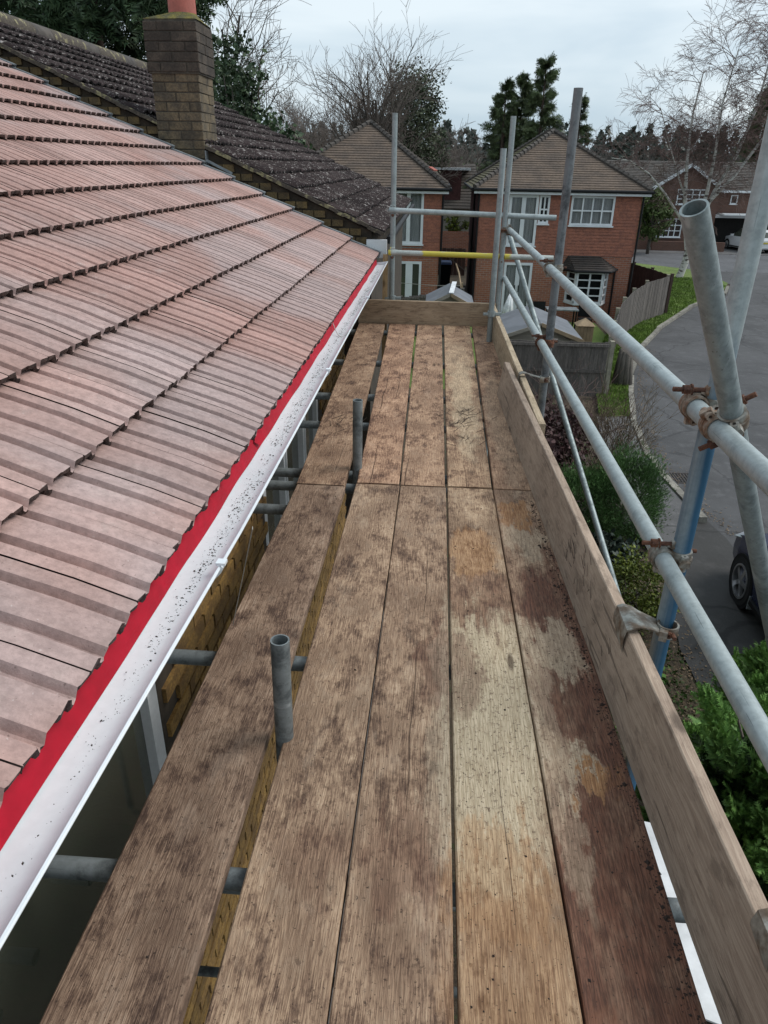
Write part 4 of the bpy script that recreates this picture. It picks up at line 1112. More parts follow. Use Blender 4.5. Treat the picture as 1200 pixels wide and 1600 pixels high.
def toe_clip(y, x_in, x_pole, label, w=.075, ztop=DK + .229):
    """bent steel strap hooked over the toe board and clamped round the standard"""
    root = empty('toe_board_clip', (x_pole, y, ztop - .1), label, 'clip', 'toe board clips')
    mb = MB()
    prof = [(x_in - .006, ztop - .055), (x_in - .009, ztop - .02), (x_in - .004, ztop + .006), (x_in + .012, ztop + .013), (x_in + .034, ztop + .012), (x_in + .052, ztop + .004), (x_pole - .022, ztop - .016)]
    for dz in (0, .0045):
        for j, yy in enumerate((y - w / 2, y + w / 2)):
            for i, (x, z) in enumerate(prof):
                k = 1 - .45 * max(0, i - 3) / 3
                mb.v.append((x, y + (yy - y) * k, z + dz - (.012 if i == 0 and j == 0 else 0)))
    n = len(prof)
    for i in range(n - 1):
        mb.f += [(i, i + 1, n + i + 1, n + i), (2 * n + i, 3 * n + i, 3 * n + i + 1, 2 * n + i + 1), (i, 2 * n + i, 2 * n + i + 1, i + 1), (n + i, n + i + 1, 3 * n + i + 1, 3 * n + i)]
        mb.m += [0] * 4
    mb.f += [(0, n, 3 * n, 2 * n)]; mb.m.append(0)
    mb.build('strap', m_clamp, root, 40)
    r_ = MB(); r_.ring((x_pole, y, ztop - .020), Zv, .0248, .030, .034, 0, 360, 26, ref=(1, 0, 0))
    r_.bar((x_pole - .03, y - .028, ztop - .02), (x_pole - .01, y - .036, ztop - .02), .022, .03)
    r_.build('band', m_clamp, root, 40)
    b = MB(); b.tube([(x_pole + .005, y - .052, ztop - .018), (x_pole + .005, y - .012, ztop - .018)], .006, 8); b.ring((x_pole - .006, y - .034, ztop - .018), (0, 1, 0), .003, .010, .008, 0, 360, 12)
    b.build('bolt', m_rust, root)
toe_clip(BLY - .03, .573, BLX, 'grey strap clip hooking the near toe board to the blue standard', .125)
toe_clip(AY - .02, .545, AX, 'small strap clip hooking the far toe board to the weathered standard', .05)
toe_clip(.80, .605, .72, 'grey strap clip on the toe board at the lower right edge')
# clamps on the corner uprights and toe board
for (c, lab) in (((.4935, 6.262, 4.062), 'band clamp low on the far corner upright at toe board height'), ((-.405, 7.035, 4.045), 'band clamp on the left end upright at the end board')):
    mb = MB(); mb.ring(c, Zv, .0247, .034, .045, 0, 360, 20); mb.bar(V(c) + V((-.03, -.01, 0)), V(c) + V((-.07, -.02, 0)), .02, .02); mb.bar(V(c) + V((.03, .0, 0)), V(c) + V((.085, .01, .0)), .03, .02)
    mb.build('band_clamp', m_std, None, 40, lab, 'clamp')
# white sheet below the boards at the right, and small loose things
ws = MB(); ws.add([(.62, 1.70, 3.30), (.86, 1.66, 3.30), (.86, 1.05, 3.30), (.62, 1.13, 3.30), (.62, 1.70, 3.306), (.86, 1.66, 3.306), (.86, 1.05, 3.306), (.62, 1.13, 3.306)], [(0, 1, 2, 3), (7, 6, 5, 4), (0, 4, 5, 1), (1, 5, 6, 2), (2, 6, 7, 3), (3, 7, 4, 0)])
ws.build('white_sheet', m_white_sheet, None, label='white plastic sheet lying below the walkway beside the wet board', cat='sheet')
ct = MB()
ct.bar((-.452, 1.64, 4.33), (-.60, 1.86, 3.86), .010, .002, up=(1, 0, .3)); ct.build('cable_tie', m_string, None, label='white strip hanging from the gutter lip above the inner board', cat='strip')
wr = MB(); pts = []
for i in range(15):
    t = i / 14
    pts.append((-.548 + .118 * t, 3.92 - .10 * math.sin(t * 3.0) + .02 * t, 4.41 - .055 * math.sin(t * math.pi) + .004))
wr.tube(pts, .0022, 6); wr.build('wire_loop', m_string, None, True, 'thin pale wire looped across the gutter', 'wire')
# grit lying in the gutter
gd = MB(); rg = random.Random(5)
for _ in range(6000):
    y = rg.uniform(-.2, 6.6); x = -.500 + rg.gauss(0, .012)
    if rg.random() > .35 + .65 * (noise.noise(V((y * 2.2, 3, 1))) > -.25): continue
    s = min(.0042, .00070 * math.exp(abs(rg.gauss(0, .8))))
    z = 4.3585 + max(0, abs(x + .5) - .018) * .35
    a = rg.uniform(0, 6.28); d = V((math.cos(a), math.sin(a), 0)) * s; e = V((-math.sin(a), math.cos(a), 0)) * s * rg.uniform(.3, .8)
    c = V((x, y, z))
    gd.add([c - d, c + e, c + d, c - e, c + V((0, 0, s * .5))], [(0, 1, 4), (1, 2, 4), (2, 3, 4), (3, 0, 4)])
gd.build('gutter_grit', m_debris, None, kind='stuff', label='dark grit and moss crumbs lying along the white gutter', cat='grit')
# crumbs of soil on the boards, thickest against the toe board
cr = MB(); rg = random.Random(8)
for i in range(1500):
    if i < 900:
        y = rg.uniform(.6, 3.0); xe = .575 - .033 * (y - .78); x = min(xe - .006, .546) - abs(rg.gauss(0, .018))
    elif i < 1250:
        y = rg.uniform(.7, 2.6); x = rg.uniform(.12, .54)
    else:
        y = rg.uniform(.7, 5.5); x = rg.uniform(-.63, .5)
    if -.40 < x < -.34: continue
    s = min(.009, .0014 * math.exp(abs(rg.gauss(0, .7)))) * (1 if i < 900 else .55)
    c = V((x, y, DK + .0005)); a = rg.uniform(0, 6.28)
    d = V((math.cos(a), math.sin(a), 0)) * s; e = V((-math.sin(a), math.cos(a), 0)) * s * .8
    cr.add([c - d, c + e, c + d, c - e, c + V((rg.uniform(-.3, .3) * s, 0, s * .75))], [(0, 1, 4), (1, 2, 4), (2, 3, 4), (3, 0, 4)])
cr.build('soil_crumbs', m_clod, None, kind='stuff', label='dark soil crumbs scattered on the boards along the toe board', cat='soil')
# pine needles on the boards and stuck to the toe board
pn = MB(); rg = random.Random(9)
def needle(c, d, l, r=.0009):
    pn.tube([c, c + d * l * .5 + V((0, 0, .001)), c + d * l], [r, r, r * .6], 3, False)
for cx, cy, n_, sp in ((.19, 4.15, 26, .10), (.16, 4.0, 14, .08), (-.53, 4.0, 14, .08), (.2, 3.75, 10, .08)):
    for _ in range(n_):
        a = rg.gauss(1.2, .6)
        needle(V((cx + rg.gauss(0, sp * .55), cy + rg.gauss(0, sp), DK + .004)), V((math.cos(a), math.sin(a), .02)), rg.uniform(.06, .12), .0013)
for cy, n_ in ((2.28, 16), (2.12, 10), (2.0, 6), (1.75, 3)):
    for _ in range(n_):
        y = cy + rg.gauss(0, .05); h = min(.2, abs(rg.gauss(.12, .05))); x = .575 - .033 * (y - .78) + .03 * h / .225 - .003
        a = rg.gauss(.7, .7)
        needle(V((x, y, DK + h)), V((-.02, math.cos(a), math.sin(a) * .8)), rg.uniform(.03, .07))
pn.build('pine_needles', m_straw, None, kind='stuff', label='dark pine needles scattered on boards and toe board', cat='needles')
# ================================================================== HOUSES ACROSS THE GARDENS
def courses(mb, p0, p1, q0, q1, n, lift=.022, m=0):
    """a roof or hung-tile face laid in n overlapping courses from edge p0p1 up to q0q1"""
    p0, p1, q0, q1 = V(p0), V(p1), V(q0), V(q1)
    nn = (p1 - p0).cross(q0 - p0 if (q0 - p0).length > 1e-6 else q1 - p0).normalized()
    for i in range(n):
        a, b = i / n, (i + 1) / n
        l0, r0 = p0.lerp(q0, a), p1.lerp(q1, a)
        l1, r1 = p0.lerp(q0, b), p1.lerp(q1, b)
        w = .3 * lift * noise.noise(V((i * 1.7, p0.x, p0.y)))
        L = lift + w
        mb.quad(l0 + nn * L, r0 + nn * L, r1 + nn * .002, l1 + nn * .002, m)
        mb.quad(l0, r0, r0 + nn * L, l0 + nn * L, m)
def hips(mb, a, b, n, r=.10):
    a, b = V(a), V(b); d = (b - a) / n
    for i in range(n):
        p = a + d * i
        mb.tube([p + V((0, 0, .035)), p + d * 1.12 + V((0, 0, .015))], [r, r * .72], 6, True)
def win(parent, x0, x1, z0, z1, y, cols, rows, name='window', fw=.07, curtain=True, mul=.045, mats=None, trans=0, glass=None):
    """white framed window in a wall that faces the camera: frame with mullions, each pane a sub-part, net curtain behind"""
    mt = mats or m_upvc_old
    f = MB(); d0, d1 = y - .05, y + .03
    f.box(x0, x0 + fw, d0, d1, z0, z1); f.box(x1 - fw, x1, d0, d1, z0, z1)
    f.box(x0 + fw, x1 - fw, d0 + .002, d1, z0, z0 + fw); f.box(x0 + fw, x1 - fw, d0 + .002, d1, z1 - fw, z1)
    f.box(x0 - .04, x1 + .04, y - .11, y + .02, z0 - .05, z0 - .003)
    w = f.build(name, mt, parent)
    xs = [x0 + fw + (x1 - x0 - 2 * fw) * i / cols for i in range(cols + 1)]
    zs = [z0 + fw + (z1 - z0 - 2 * fw) * i / rows for i in range(rows + 1)]
    mm = MB()
    for x in xs[1:-1]: mm.box(x - mul / 2, x + mul / 2, d0 + .006, d1 - .004, z0 + fw, z1 - fw)
    for z in zs[1:-1]: mm.box(x0 + fw, x1 - fw, d0 + .008, d1 - .006, z - mul / 2, z + mul / 2)
    if len(mm.v): mm.build('mullion', mt, w)
    for i in range(cols):
        for j in range(rows):
            p = MB(); a = mul / 2
            p.box(xs[i] + (a if i else 0), xs[i + 1] - (a if i < cols - 1 else 0), y - .018, y - .012, zs[j] + (a if j else 0), zs[j + 1] - (a if j < rows - 1 else 0))
            p.build('pane', glass or m_glass, w)
    if curtain:
        c = MB(); n = 24
        for i in range(n):
            xa, xb = x0 + fw + (x1 - x0 - 2 * fw) * i / n, x0 + fw + (x1 - x0 - 2 * fw) * (i + 1) / n
            ya, yb = y + .055 + .015 * math.sin(i * 1.9), y + .055 + .015 * math.sin((i + 1) * 1.9)
            c.quad((xa, ya, z0 + .04), (xb, yb, z0 + .04), (xb, yb, z1 - .03), (xa, ya, z1 - .03))
        c.build('curtain', m_curtain, w)
    return w
def hip_house(label, X0, X1, Y0, Y1, ez, apex, ridge_y1, openings, tz, over=.28, side_moss=True, rows=26):
    h = empty('brick_house', ((X0 + X1) / 2, (Y0 + Y1) / 2, 0), label, 'house', 'pair of hipped houses across the gardens')
    # front wall with openings: strips round each opening
    def strips(a, b, z0, z1, ops):
        out = []; xs = sorted({a, b, *[o[0] for o in ops], *[o[1] for o in ops]})
        for xa, xb in zip(xs[:-1], xs[1:]):
            cuts = sorted([(max(z0, o[2]), min(z1, o[3])) for o in ops if o[0] <= xa + 1e-6 and o[1] >= xb - 1e-6 and o[3] > z0 and o[2] < z1])
            z = z0
            for c0, c1 in cuts:
                if c0 > z: out.append((xa, xb, z, c0))
                z = max(z, c1)
            if z < z1: out.append((xa, xb, z, z1))
        return out
    lo = MB()
    for xa, xb, za, zb in strips(X0, X1, -.02, tz, openings): lo.box(xa, xb, Y0, Y0 + .2, za, zb)
    lo.build('brick_wall', m_red_brick, h)
    up = MB()
    for xa, xb, za, zb in strips(X0 - .03, X1 + .03, tz, ez, openings):
        up.box(xa, xb, Y0 + .002, Y0 + .2, za, zb)
        n = max(1, round((zb - za) / .105))
        courses(up, (xa, Y0 - .012, za), (xb, Y0 - .012, za), (xa, Y0 - .012, zb), (xb, Y0 - .012, zb), n, .022)
    up.build('hung_tiles', m_hung, h, kind='stuff')
    sd = MB()
    for x, s in ((X0, -1), (X1, 1)):
        sd.box(x - .2 if s > 0 else x, x if s > 0 else x + .2, Y0 + .201, Y1, -.02, tz)
        xx = x + .015 * s
        sd.box(min(xx, xx - .18 * s), max(xx, xx - .18 * s), Y0 + .201, Y1, tz, ez)
        pts = ((xx, Y1, tz), (xx, Y0 + .2, tz), (xx, Y1, ez), (xx, Y0 + .2, ez)) if s < 0 else ((xx, Y0 + .2, tz), (xx, Y1, tz), (xx, Y0 + .2, ez), (xx, Y1, ez))
        courses(sd, *pts, 20, .02)
    sd.build('side_wall', m_hung_dk, h, kind='stuff')
    bkw = MB(); bkw.box(X0 + .2, X1 - .2, Y1 - .2, Y1, -.02, ez); bkw.build('back_wall', m_red_brick, h)
    rm = MB(); rm.box(X0 + .25, X1 - .25, Y0 + 1.2, Y0 + 1.25, 0, ez - .05); rm.build('room_back', m_room, h)
    # hipped roof in courses
    a, b, c, d = V((X0 - over, Y0 - over, ez)), V((X1 + over, Y0 - over, ez)), V((X1 + over, Y1 + over, ez)), V((X0 - over, Y1 + over, ez))
    r0, r1 = V(apex), V((apex[0], ridge_y1, apex[2]))
    rf = MB(); courses(rf, a, b, r0, r0, rows, .02, 0); courses(rf, b, c, r0, r1, rows, .02, 0); courses(rf, c, d, r1, r1, rows, .02, 0)
    courses(rf, d, a, r1, r0, rows, .03, 1)
    ro = rf.build('roof', [m_hroof, m_hroof_moss if side_moss else m_hroof], h, kind='stuff')
    hp = MB()
    for p, q in ((a, r0), (b, r0), (c, r1), (d, r1)): hips(hp, p + (q - p) * .01, q, 22)
    hips(hp, r0, r1, 8)
    hp.build('hip_tiles', m_hroof_gr, ro, kind='stuff')
    so = MB(); so.box(a.x + .03, b.x - .03, a.y + .03, c.y - .03, ez - .03, ez - .005); so.build('soffit', m_upvc_old, h)
    fa = MB(); fa.box(a.x + .02, b.x - .02, a.y + .005, a.y + .028, ez - .15, ez - .01); fa.build('fascia', m_upvc_old, h)
    gu = MB(); gu.tube([(a.x, a.y - .045, ez - .015), (b.x, b.y - .045, ez - .015)], .055, 8); gu.tube([(a.x - .045, a.y, ez - .015), (d.x - .045, d.y, ez - .015)], .055, 8); gu.tube([(b.x + .045, b.y, ez - .015), (c.x + .045, c.y, ez - .015)], .055, 8)
    gu.build('house_gutter', m_black, h, 40)
    return h
# house on the right
FY = 28.0
B_ops = [(2.53, 3.57, 2.60, 4.30), (3.60, 3.97, 3.36, 4.30), (4.72, 6.25, 3.33, 4.30), (2.54, 3.58, .02, 2.0), (4.95, 6.30, .70, 1.80)]
hb = hip_house('right-hand hipped house of red brick and hung tiles with a bay window', 1.50, 7.15, FY, 36.0, 4.47, (4.25, 31.0, 6.42), 33.6, B_ops, 2.29)
fd = win(hb, 2.53, 3.57, 2.60, 4.30, FY, 2, 1, 'french_window', .09, mul=.15)
win(hb, 3.60, 3.97, 3.36, 4.30, FY, 2, 2, mul=.05, curtain=False)
win(hb, 4.72, 6.25, 3.33, 4.30, FY, 4, 2, mul=.05)
gd_ = win(hb, 2.54, 3.58, .06, 2.0, FY, 2, 1, 'patio_door', .09, mul=.16)
hd = MB(); hd.box(2.97, 3.0, FY - .09, FY - .055, .95, 1.2); hd.box(3.11, 3.14, FY - .09, FY - .055, .95, 1.2); hd.build('door_handle', m_black, gd_)
# bay window: angled sides and a small tiled roof
bay = MB()
by0 = FY - .55
bay.add([(4.90, FY, -.02), (5.15, by0, -.02), (6.10, by0, -.02), (6.36, FY, -.02), (4.90, FY, .68), (5.15, by0, .68), (6.10, by0, .68), (6.36, FY, .68)], [(0, 1, 5, 4), (1, 2, 6, 5), (2, 3, 7, 6), (4, 5, 6, 7)])
bay_o = bay.build('bay_base', m_red_brick, hb)
def slant_frame(p0, p1, z0, z1, cols, rows, par):
    p0, p1 = V((*p0, 0)), V((*p1, 0)); d = (p1 - p0); up = V((0, 0, 1)); nn = up.cross(d.normalized())
    f = MB(); w = .06
    P = lambda t, z, o=0: p0 + d * t + up * z + nn * o
    L = d.length
    for i in range(cols + 1): f.bar(P(min(max(i / cols, w / 2 / L), 1 - w / 2 / L), z0), P(min(max(i / cols, w / 2 / L), 1 - w / 2 / L), z1), w, .07, up=nn)
    for j in range(rows + 1):
        z = z0 + (z1 - z0) * j / rows; z = min(max(z, z0 + w / 2), z1 - w / 2)
        f.bar(P(0, z), P(1, z), .066, w if j in (0, rows) else .04)
    wo = f.build('window', m_upvc_old, hb)
    for i in range(cols):
        for j in range(rows):
            g_ = MB(); a0, a1 = i / cols + .03 / L, (i + 1) / cols - .03 / L
            za, zb = z0 + (z1 - z0) * j / rows + .03, z0 + (z1 - z0) * (j + 1) / rows - .03
            g_.quad(P(a0, za, .005), P(a1, za, .005), P(a1, zb, .005), P(a0, zb, .005)); g_.build('pane', m_glass, wo)
slant_frame((5.15, by0), (6.10, by0), .69, 1.79, 2, 4, hb)
slant_frame((4.90, FY - .02), (5.13, by0), .69, 1.79, 1, 4, hb)
slant_frame((6.12, by0), (6.36, FY - .02), .69, 1.79, 1, 4, hb)
sl = MB(); sl.add([(4.86, FY, .62), (5.12, by0 - .07, .62), (6.13, by0 - .07, .62), (6.42, FY, .62), (4.86, FY, .685), (5.12, by0 - .07, .685), (6.13, by0 - .07, .685), (6.42, FY, .685)], [(0, 1, 5, 4), (1, 2, 6, 5), (2, 3, 7, 6), (4, 5, 6, 7)]); sl.build('bay_sill', m_upvc_old, hb)
br = MB()
t0, t1 = (4.85, FY - .02, 2.30), (5.95, FY - .02, 2.30)
e0, e1, e2, e3 = (4.62, FY - .02, 1.86), (5.02, by0 - .22, 1.86), (6.25, by0 - .22, 1.86), (6.66, FY - .02, 1.86)
courses(br, e1, e2, t0, t1, 7, .025); courses(br, e2, e3, t1, t1, 7, .025); courses(br, e0, e1, t0, t0, 7, .025)
br.add([e0, e1, e2, e3], [(0, 1, 2, 3)])
br.build('bay_roof', m_bay, hb, kind='stuff')
bg_ = MB(); bg_.tube([V(e0) + V((0, -.04, -.02)), V(e1) + V((-.02, -.05, -.02)), V(e2) + V((.02, -.05, -.02)), V(e3) + V((0, -.04, -.02))], .05, 8); bg_.build('bay_gutter', m_black, hb, 40)
for x, y, z0, z1 in ((6.60, FY - .06, 0, 1.85), (1.44, FY - .06, 0, 4.3), (7.22, FY - .06, 0, 4.3), (1.40, 30.5, 0, 4.3)):
    dp = MB(); dp.tube([(x, y, z0), (x, y, z1)], .035, 8); dp.build('downpipe', m_black, hb, 40)
# house on the left
A_ops = [(-1.62, -.53, 2.56, 4.36), (-1.46, -.53, .02, 1.95), (-4.8, -3.0, .9, 2.0), (-4.8, -3.2, 3.2, 4.3)]
ha = hip_house('left-hand hipped house of red brick seen past the dark neighbouring roof', -5.95, .09, FY, 36.0, 4.43, (-2.80, 31.5, 6.66), 32.0, A_ops, 2.12, side_moss=False)
win(ha, -1.62, -.53, 2.56, 4.36, FY, 2, 1, 'french_window', .09, mul=.14)
dw = win(ha, -1.46, -.53, .04, 1.95, FY, 2, 1, 'glazed_door', .09, mul=.26, curtain=False, glass=m_glass_dk)
win(ha, -4.8, -3.0, .9, 2.0, FY, 3, 1); win(ha, -4.8, -3.2, 3.2, 4.3, FY, 3, 1)
pn_ = MB(); pn_.box(-1.62, -.53, FY - .02, FY + .1, 2.37, 2.50); pn_.build('grey_panel', m_lead, ha)
dp = MB(); dp.tube([(.16, FY - .05, 0), (.16, FY - .05, 4.2)], .04, 8); dp.build('downpipe', m_black, ha, 40)
rp = MB(); rp.bar((-.15, 27.9, 5.02), (-.35, 28.1, 5.13), .16, .04); rp.build('red_repair_tile', m_pot, ha)
# end of the passage between the two: low house with dormer, wall, planter, gate
mh = empty('back_house', (1.4, 47, 0), 'grey roofed house with maroon dormer seen between the two hipped houses', 'house')
w = MB(); w.box(-3, 2.45, 45.0, 52, -.02, 3.0); w.build('wall', m_render, mh)
r_ = MB(); courses(r_, (-3.2, 44.7, 2.95), (2.6, 44.7, 2.95), (1.6, 48, 5.3), (2.1, 48, 5.3), 16, .03); courses(r_, (2.6, 44.7, 2.95), (2.6, 52, 2.95), (2.1, 48, 5.3), (2.1, 50, 5.3), 16, .03); r_.build('roof', m_hroof_gr, mh, kind='stuff')
d_ = MB(); d_.box(-1.6, 1.25, 45.3, 48.5, 3.3, 4.95); d_.build('dormer', m_hung_dk, mh)
d2 = MB(); d2.box(-1.8, 1.75, 45.1, 48.6, 4.955, 5.08); d2.build('dormer_fascia', m_upvc_old, mh)
bwl = MB(); bwl.box(-.5, 2.4, 43.0, 43.25, 0, 1.85); bwl.build('garden_wall', m_red_brick, None, label='low red brick garden wall at the end of the passage', cat='wall')
gt_ = empty('garden_gate', (.8, 39, 0), 'dark boarded gate closing the passage between the houses', 'gate')
for i in range(7):
    b = MB(); b.box(.12 + i * .2, .31 + i * .2, 39.0, 39.03, .02, 1.35 + .02 * (i % 2)); b.build('board', m_fence_br, gt_)
b = MB(); b.bar((.12, 38.97, .3), (1.5, 38.97, 1.3), .08, .04); b.bar((.12, 38.96, 1.3), (1.5, 38.96, .3), .08, .04); b.build('brace', m_fence_gr, gt_)
def wheelie(x, y):
    o = empty('wheelie_bin', (x, y, 0), 'black wheelie bin with blue lid standing in the passage', 'bin')
    b = MB(); b.add([(x - .24, y - .27, .06), (x + .24, y - .27, .06), (x + .24, y + .27, .06), (x - .24, y + .27, .06), (x - .29, y - .34, 1.0), (x + .29, y - .34, 1.0), (x + .29, y + .34, 1.0), (x - .29, y + .34, 1.0)], [(0, 3, 2, 1), (4, 5, 6, 7), (0, 1, 5, 4), (1, 2, 6, 5), (2, 3, 7, 6), (3, 0, 4, 7)]); b.build('body', m_black, o)
    l = MB(); l.add([(x - .31, y - .37, 1.0), (x + .31, y - .37, 1.0), (x + .31, y + .36, 1.04), (x - .31, y + .36, 1.04), (x - .25, y - .30, 1.09), (x + .25, y - .30, 1.09), (x + .25, y + .30, 1.12), (x - .25, y + .30, 1.12)], [(4, 5, 6, 7), (0, 1, 5, 4), (1, 2, 6, 5), (2, 3, 7, 6), (3, 0, 4, 7), (0, 3, 2, 1)]); l.build('lid', m_bin_blue, o)
    for s in (-1, 1):
        wv_ = MB(); wv_.ring((x + s * .24, y + .28, .1), (1, 0, 0), .02, .1, .05, 0, 360, 14); wv_.build('wheel', m_tyre, o)
wheelie(.45, 35.6)
# big house across the far road
hc = empty('gabled_house', (17.5, 60, 0), 'brown brick house with white-edged gable and garage beyond the birch', 'house')
w = MB(); w.box(10.5, 27.5, 57.6, 66, -.02, 3.95); w.build('wall', m_brown_brick, hc)
g_ = MB()
g_.add([(15.25, 56.6, -.02), (19.85, 56.6, -.02), (19.85, 56.6, 4.0), (17.5, 56.6, 5.45), (15.25, 56.6, 4.1), (15.25, 57.59, -.02), (19.85, 57.59, -.02), (19.85, 57.59, 4.0), (15.25, 57.59, 4.1)], [(0, 1, 2, 3, 4), (0, 4, 8, 5), (1, 6, 7, 2)])
g_.build('gable_wall', m_brown_brick, hc)
r_ = MB(); courses(r_, (10.2, 57.2, 3.9), (27.8, 57.2, 3.9), (10.2, 61.5, 5.75), (27.8, 61.5, 5.75), 18, .035); r_.quad((10.2, 61.5, 5.75), (27.8, 61.5, 5.75), (27.8, 66, 3.9), (10.2, 66, 3.9))
courses(r_, (15.0, 60.5, 3.95), (15.0, 56.3, 3.95), (17.5, 60.5, 5.55), (17.5, 56.3, 5.55), 12, .03); courses(r_, (20.05, 56.3, 3.87), (20.05, 60.5, 3.87), (17.5, 56.3, 5.55), (17.5, 60.5, 5.55), 12, .03)
r_.build('roof', m_hroof_gr, hc, kind='stuff')
for a, b in (((14.95, 3.88), (17.5, 5.5)), ((20.1, 3.80), (17.5, 5.5))):
    m_ = MB(); m_.bar((a[0], 56.27, a[1]), (b[0], 56.27, b[1]), .05, .20, up=(0, 0, 1)); m_.build('barge_board', m_upvc_old, hc)
m_ = MB(); m_.box(20.1, 27.6, 57.15, 57.19, 3.75, 3.9); m_.build('fascia', m_upvc_old, hc)
win(hc, 16.9, 19.0, 2.95, 3.95, 56.58, 4, 3, mul=.06, curtain=False)
win(hc, 15.9, 17.6, .75, 2.0, 56.58, 4, 3, mul=.06, curtain=False)
win(hc, 21.0, 21.5, 3.0, 3.6, 57.58, 1, 1, curtain=False)
ga = MB(); ga.box(19.95, 27, 56.9, 57.55, 2.1, 2.30); ga.box(20.2, 27, 56.0, 57.5, 2.31, 2.40); ga.build('porch_canopy', m_upvc_old, hc)
ga = MB(); ga.box(20.2, 26.8, 57.52, 57.59, .02, 2.1); ga.build('garage_opening', m_room, hc)
pw = MB(); pw.box(15.2, 20.2, 54.6, 54.85, .02, .62); pw.build('front_wall', m_brown_brick, None, label='low brown brick wall in front of the gabled house', cat='wall')
pw = MB(); pw.box(13.4, 15.15, 55.0, 55.3, .02, 2.0); pw.box(12.85, 13.39, 55.05, 55.25, .02, 1.75, 1); pw.build('side_wall', [m_brown_brick, m_fence_br], None, label='tall brick side wall with gate left of the gabled house', cat='wall')
far_h = empty('pale_roof_house', (9, 62, 0), 'house with faded pink roof just right of the hipped roof', 'house')
r_ = MB(); courses(r_, (6.0, 60, 3.6), (13.2, 60, 3.6), (6.5, 63, 5.25), (12.9, 63, 5.25), 14, .03); r_.build('roof', M('faded_pink_tile', (0.20, 0.145, 0.125), (0.14, 0.105, 0.092), rough=.9, scale=2, fine=.3, fscale=12), far_h, kind='stuff')
w = MB(); w.box(6.3, 12.9, 60.3, 66, -.02, 3.6); w.build('wall', m_brown_brick, far_h)

# ================================================================== FENCES, SHEDS, GARDEN THINGS
def fence(label, pts, h, bw, mat, post_mat, post_step, rails=True, hfun=None, side=1, name='garden_fence'):
    root = empty(name, (pts[0][0], pts[0][1], 0), label, 'fence', 'garden fences')
    bm_ = MB(); bm_.box(-bw * .48, bw * .48, -.009, .009, 0, 1); me = bm_.mesh('board', mat)
    P = polyline(pts, bw)
    for i, (p, d) in enumerate(P):
        hh = (hfun(p) if hfun else h) + rnd.uniform(-.012, .012)
        mt = frame(d, V((-d.y, d.x, 0)), V((0, 0, 1)), V((p.x, p.y, .03))) @ Matrix.Diagonal((1, 1, hh, 1))
        mt.translation = V((p.x, p.y, .03)) + V((-d.y, d.x, 0)) * (.006 if i % 2 else 0)
        inst('board', me, root, mt)
    for p, d in polyline(pts, post_step):
        hh = (hfun(p) if hfun else h) + .06
        pm = MB(); q = p + V((-d.y, d.x, 0)) * .065 * side
        pm.bar(q, q + V((0, 0, hh)), .10, .10, up=(1, 0, 0)); pm.bar(q + V((0, 0, hh)), q + V((0, 0, hh + .03)), .12, .12, up=(1, 0, 0))
        pm.build('post', post_mat, root)
    if rails:
        for k in rails if isinstance(rails, (list, tuple)) else (.3, .95):
            rl = MB(); n = max(2, len(pts) * 3); Q = polyline(pts, .6) + [(V((*pts[-1], 0)), (V((*pts[-1], 0)) - V((*pts[-2], 0))).normalized())]
            for (a, da), (b, db) in zip(Q[:-1], Q[1:]):
                oa, ob = V((-da.y, da.x, 0)) * .035 * side, V((-db.y, db.x, 0)) * .035 * side
                za, zb = (hfun(a) if hfun else h) * k, (hfun(b) if hfun else h) * k
                rl.bar(a + oa + V((0, 0, za)), b + ob + V((0, 0, zb)), .04, .07)
            rl.build('rail', mat, root)
    return root
fence('grey curved close-board fence along the grass verge', [(4.62, 18.6), (5.2, 20.9), (5.85, 23.2), (6.75, 25.5), (7.75, 27.5), (9.0, 29.1)], 1.48, .125, m_fence_gr, m_post, 1.9, (.2, .9), lambda p: 1.25 + .022 * (p.y - 18), side=1)
fence('dark brown panelled fence running behind the curved fence', [(9.05, 29.3), (8.75, 31.2), (8.3, 33.8), (7.9, 37)], 1.5, .15, m_fence_br, m_fence_br, 1.8, (.08, .5, .97), side=-1)
fence('weathered grey fence across the gardens in front of the shed', [(1.2, 17.62), (4.32, 17.66)], 1.36, .105, m_fence_gr, m_fence_gr, 1.78, (.50, .97), side=-1)
fence('short grey sloping fence behind the end board', [(-1.1, 24.0), (.98, 24.0)], 1.3, .11, m_fence_gr, m_fence_gr, 2.0, (.5, .97), lambda p: 1.25 + .15 * (p.x + 1.1), side=-1)
cpst = MB(); cpst.bar((4.40, 17.70, 0), (4.38, 17.70, 1.42), .14, .10, up=(1, 0, 0)); cp_o = cpst.build('fence_post', m_post, None, label='pale concrete post with holes where the two fences meet', cat='post')
for z in (.3, .75, 1.15):
    hl = MB(); hl.tube([(4.39, 17.645, z), (4.39, 17.641, z)], .016, 8); hl.build('post_hole', m_under, cp_o)
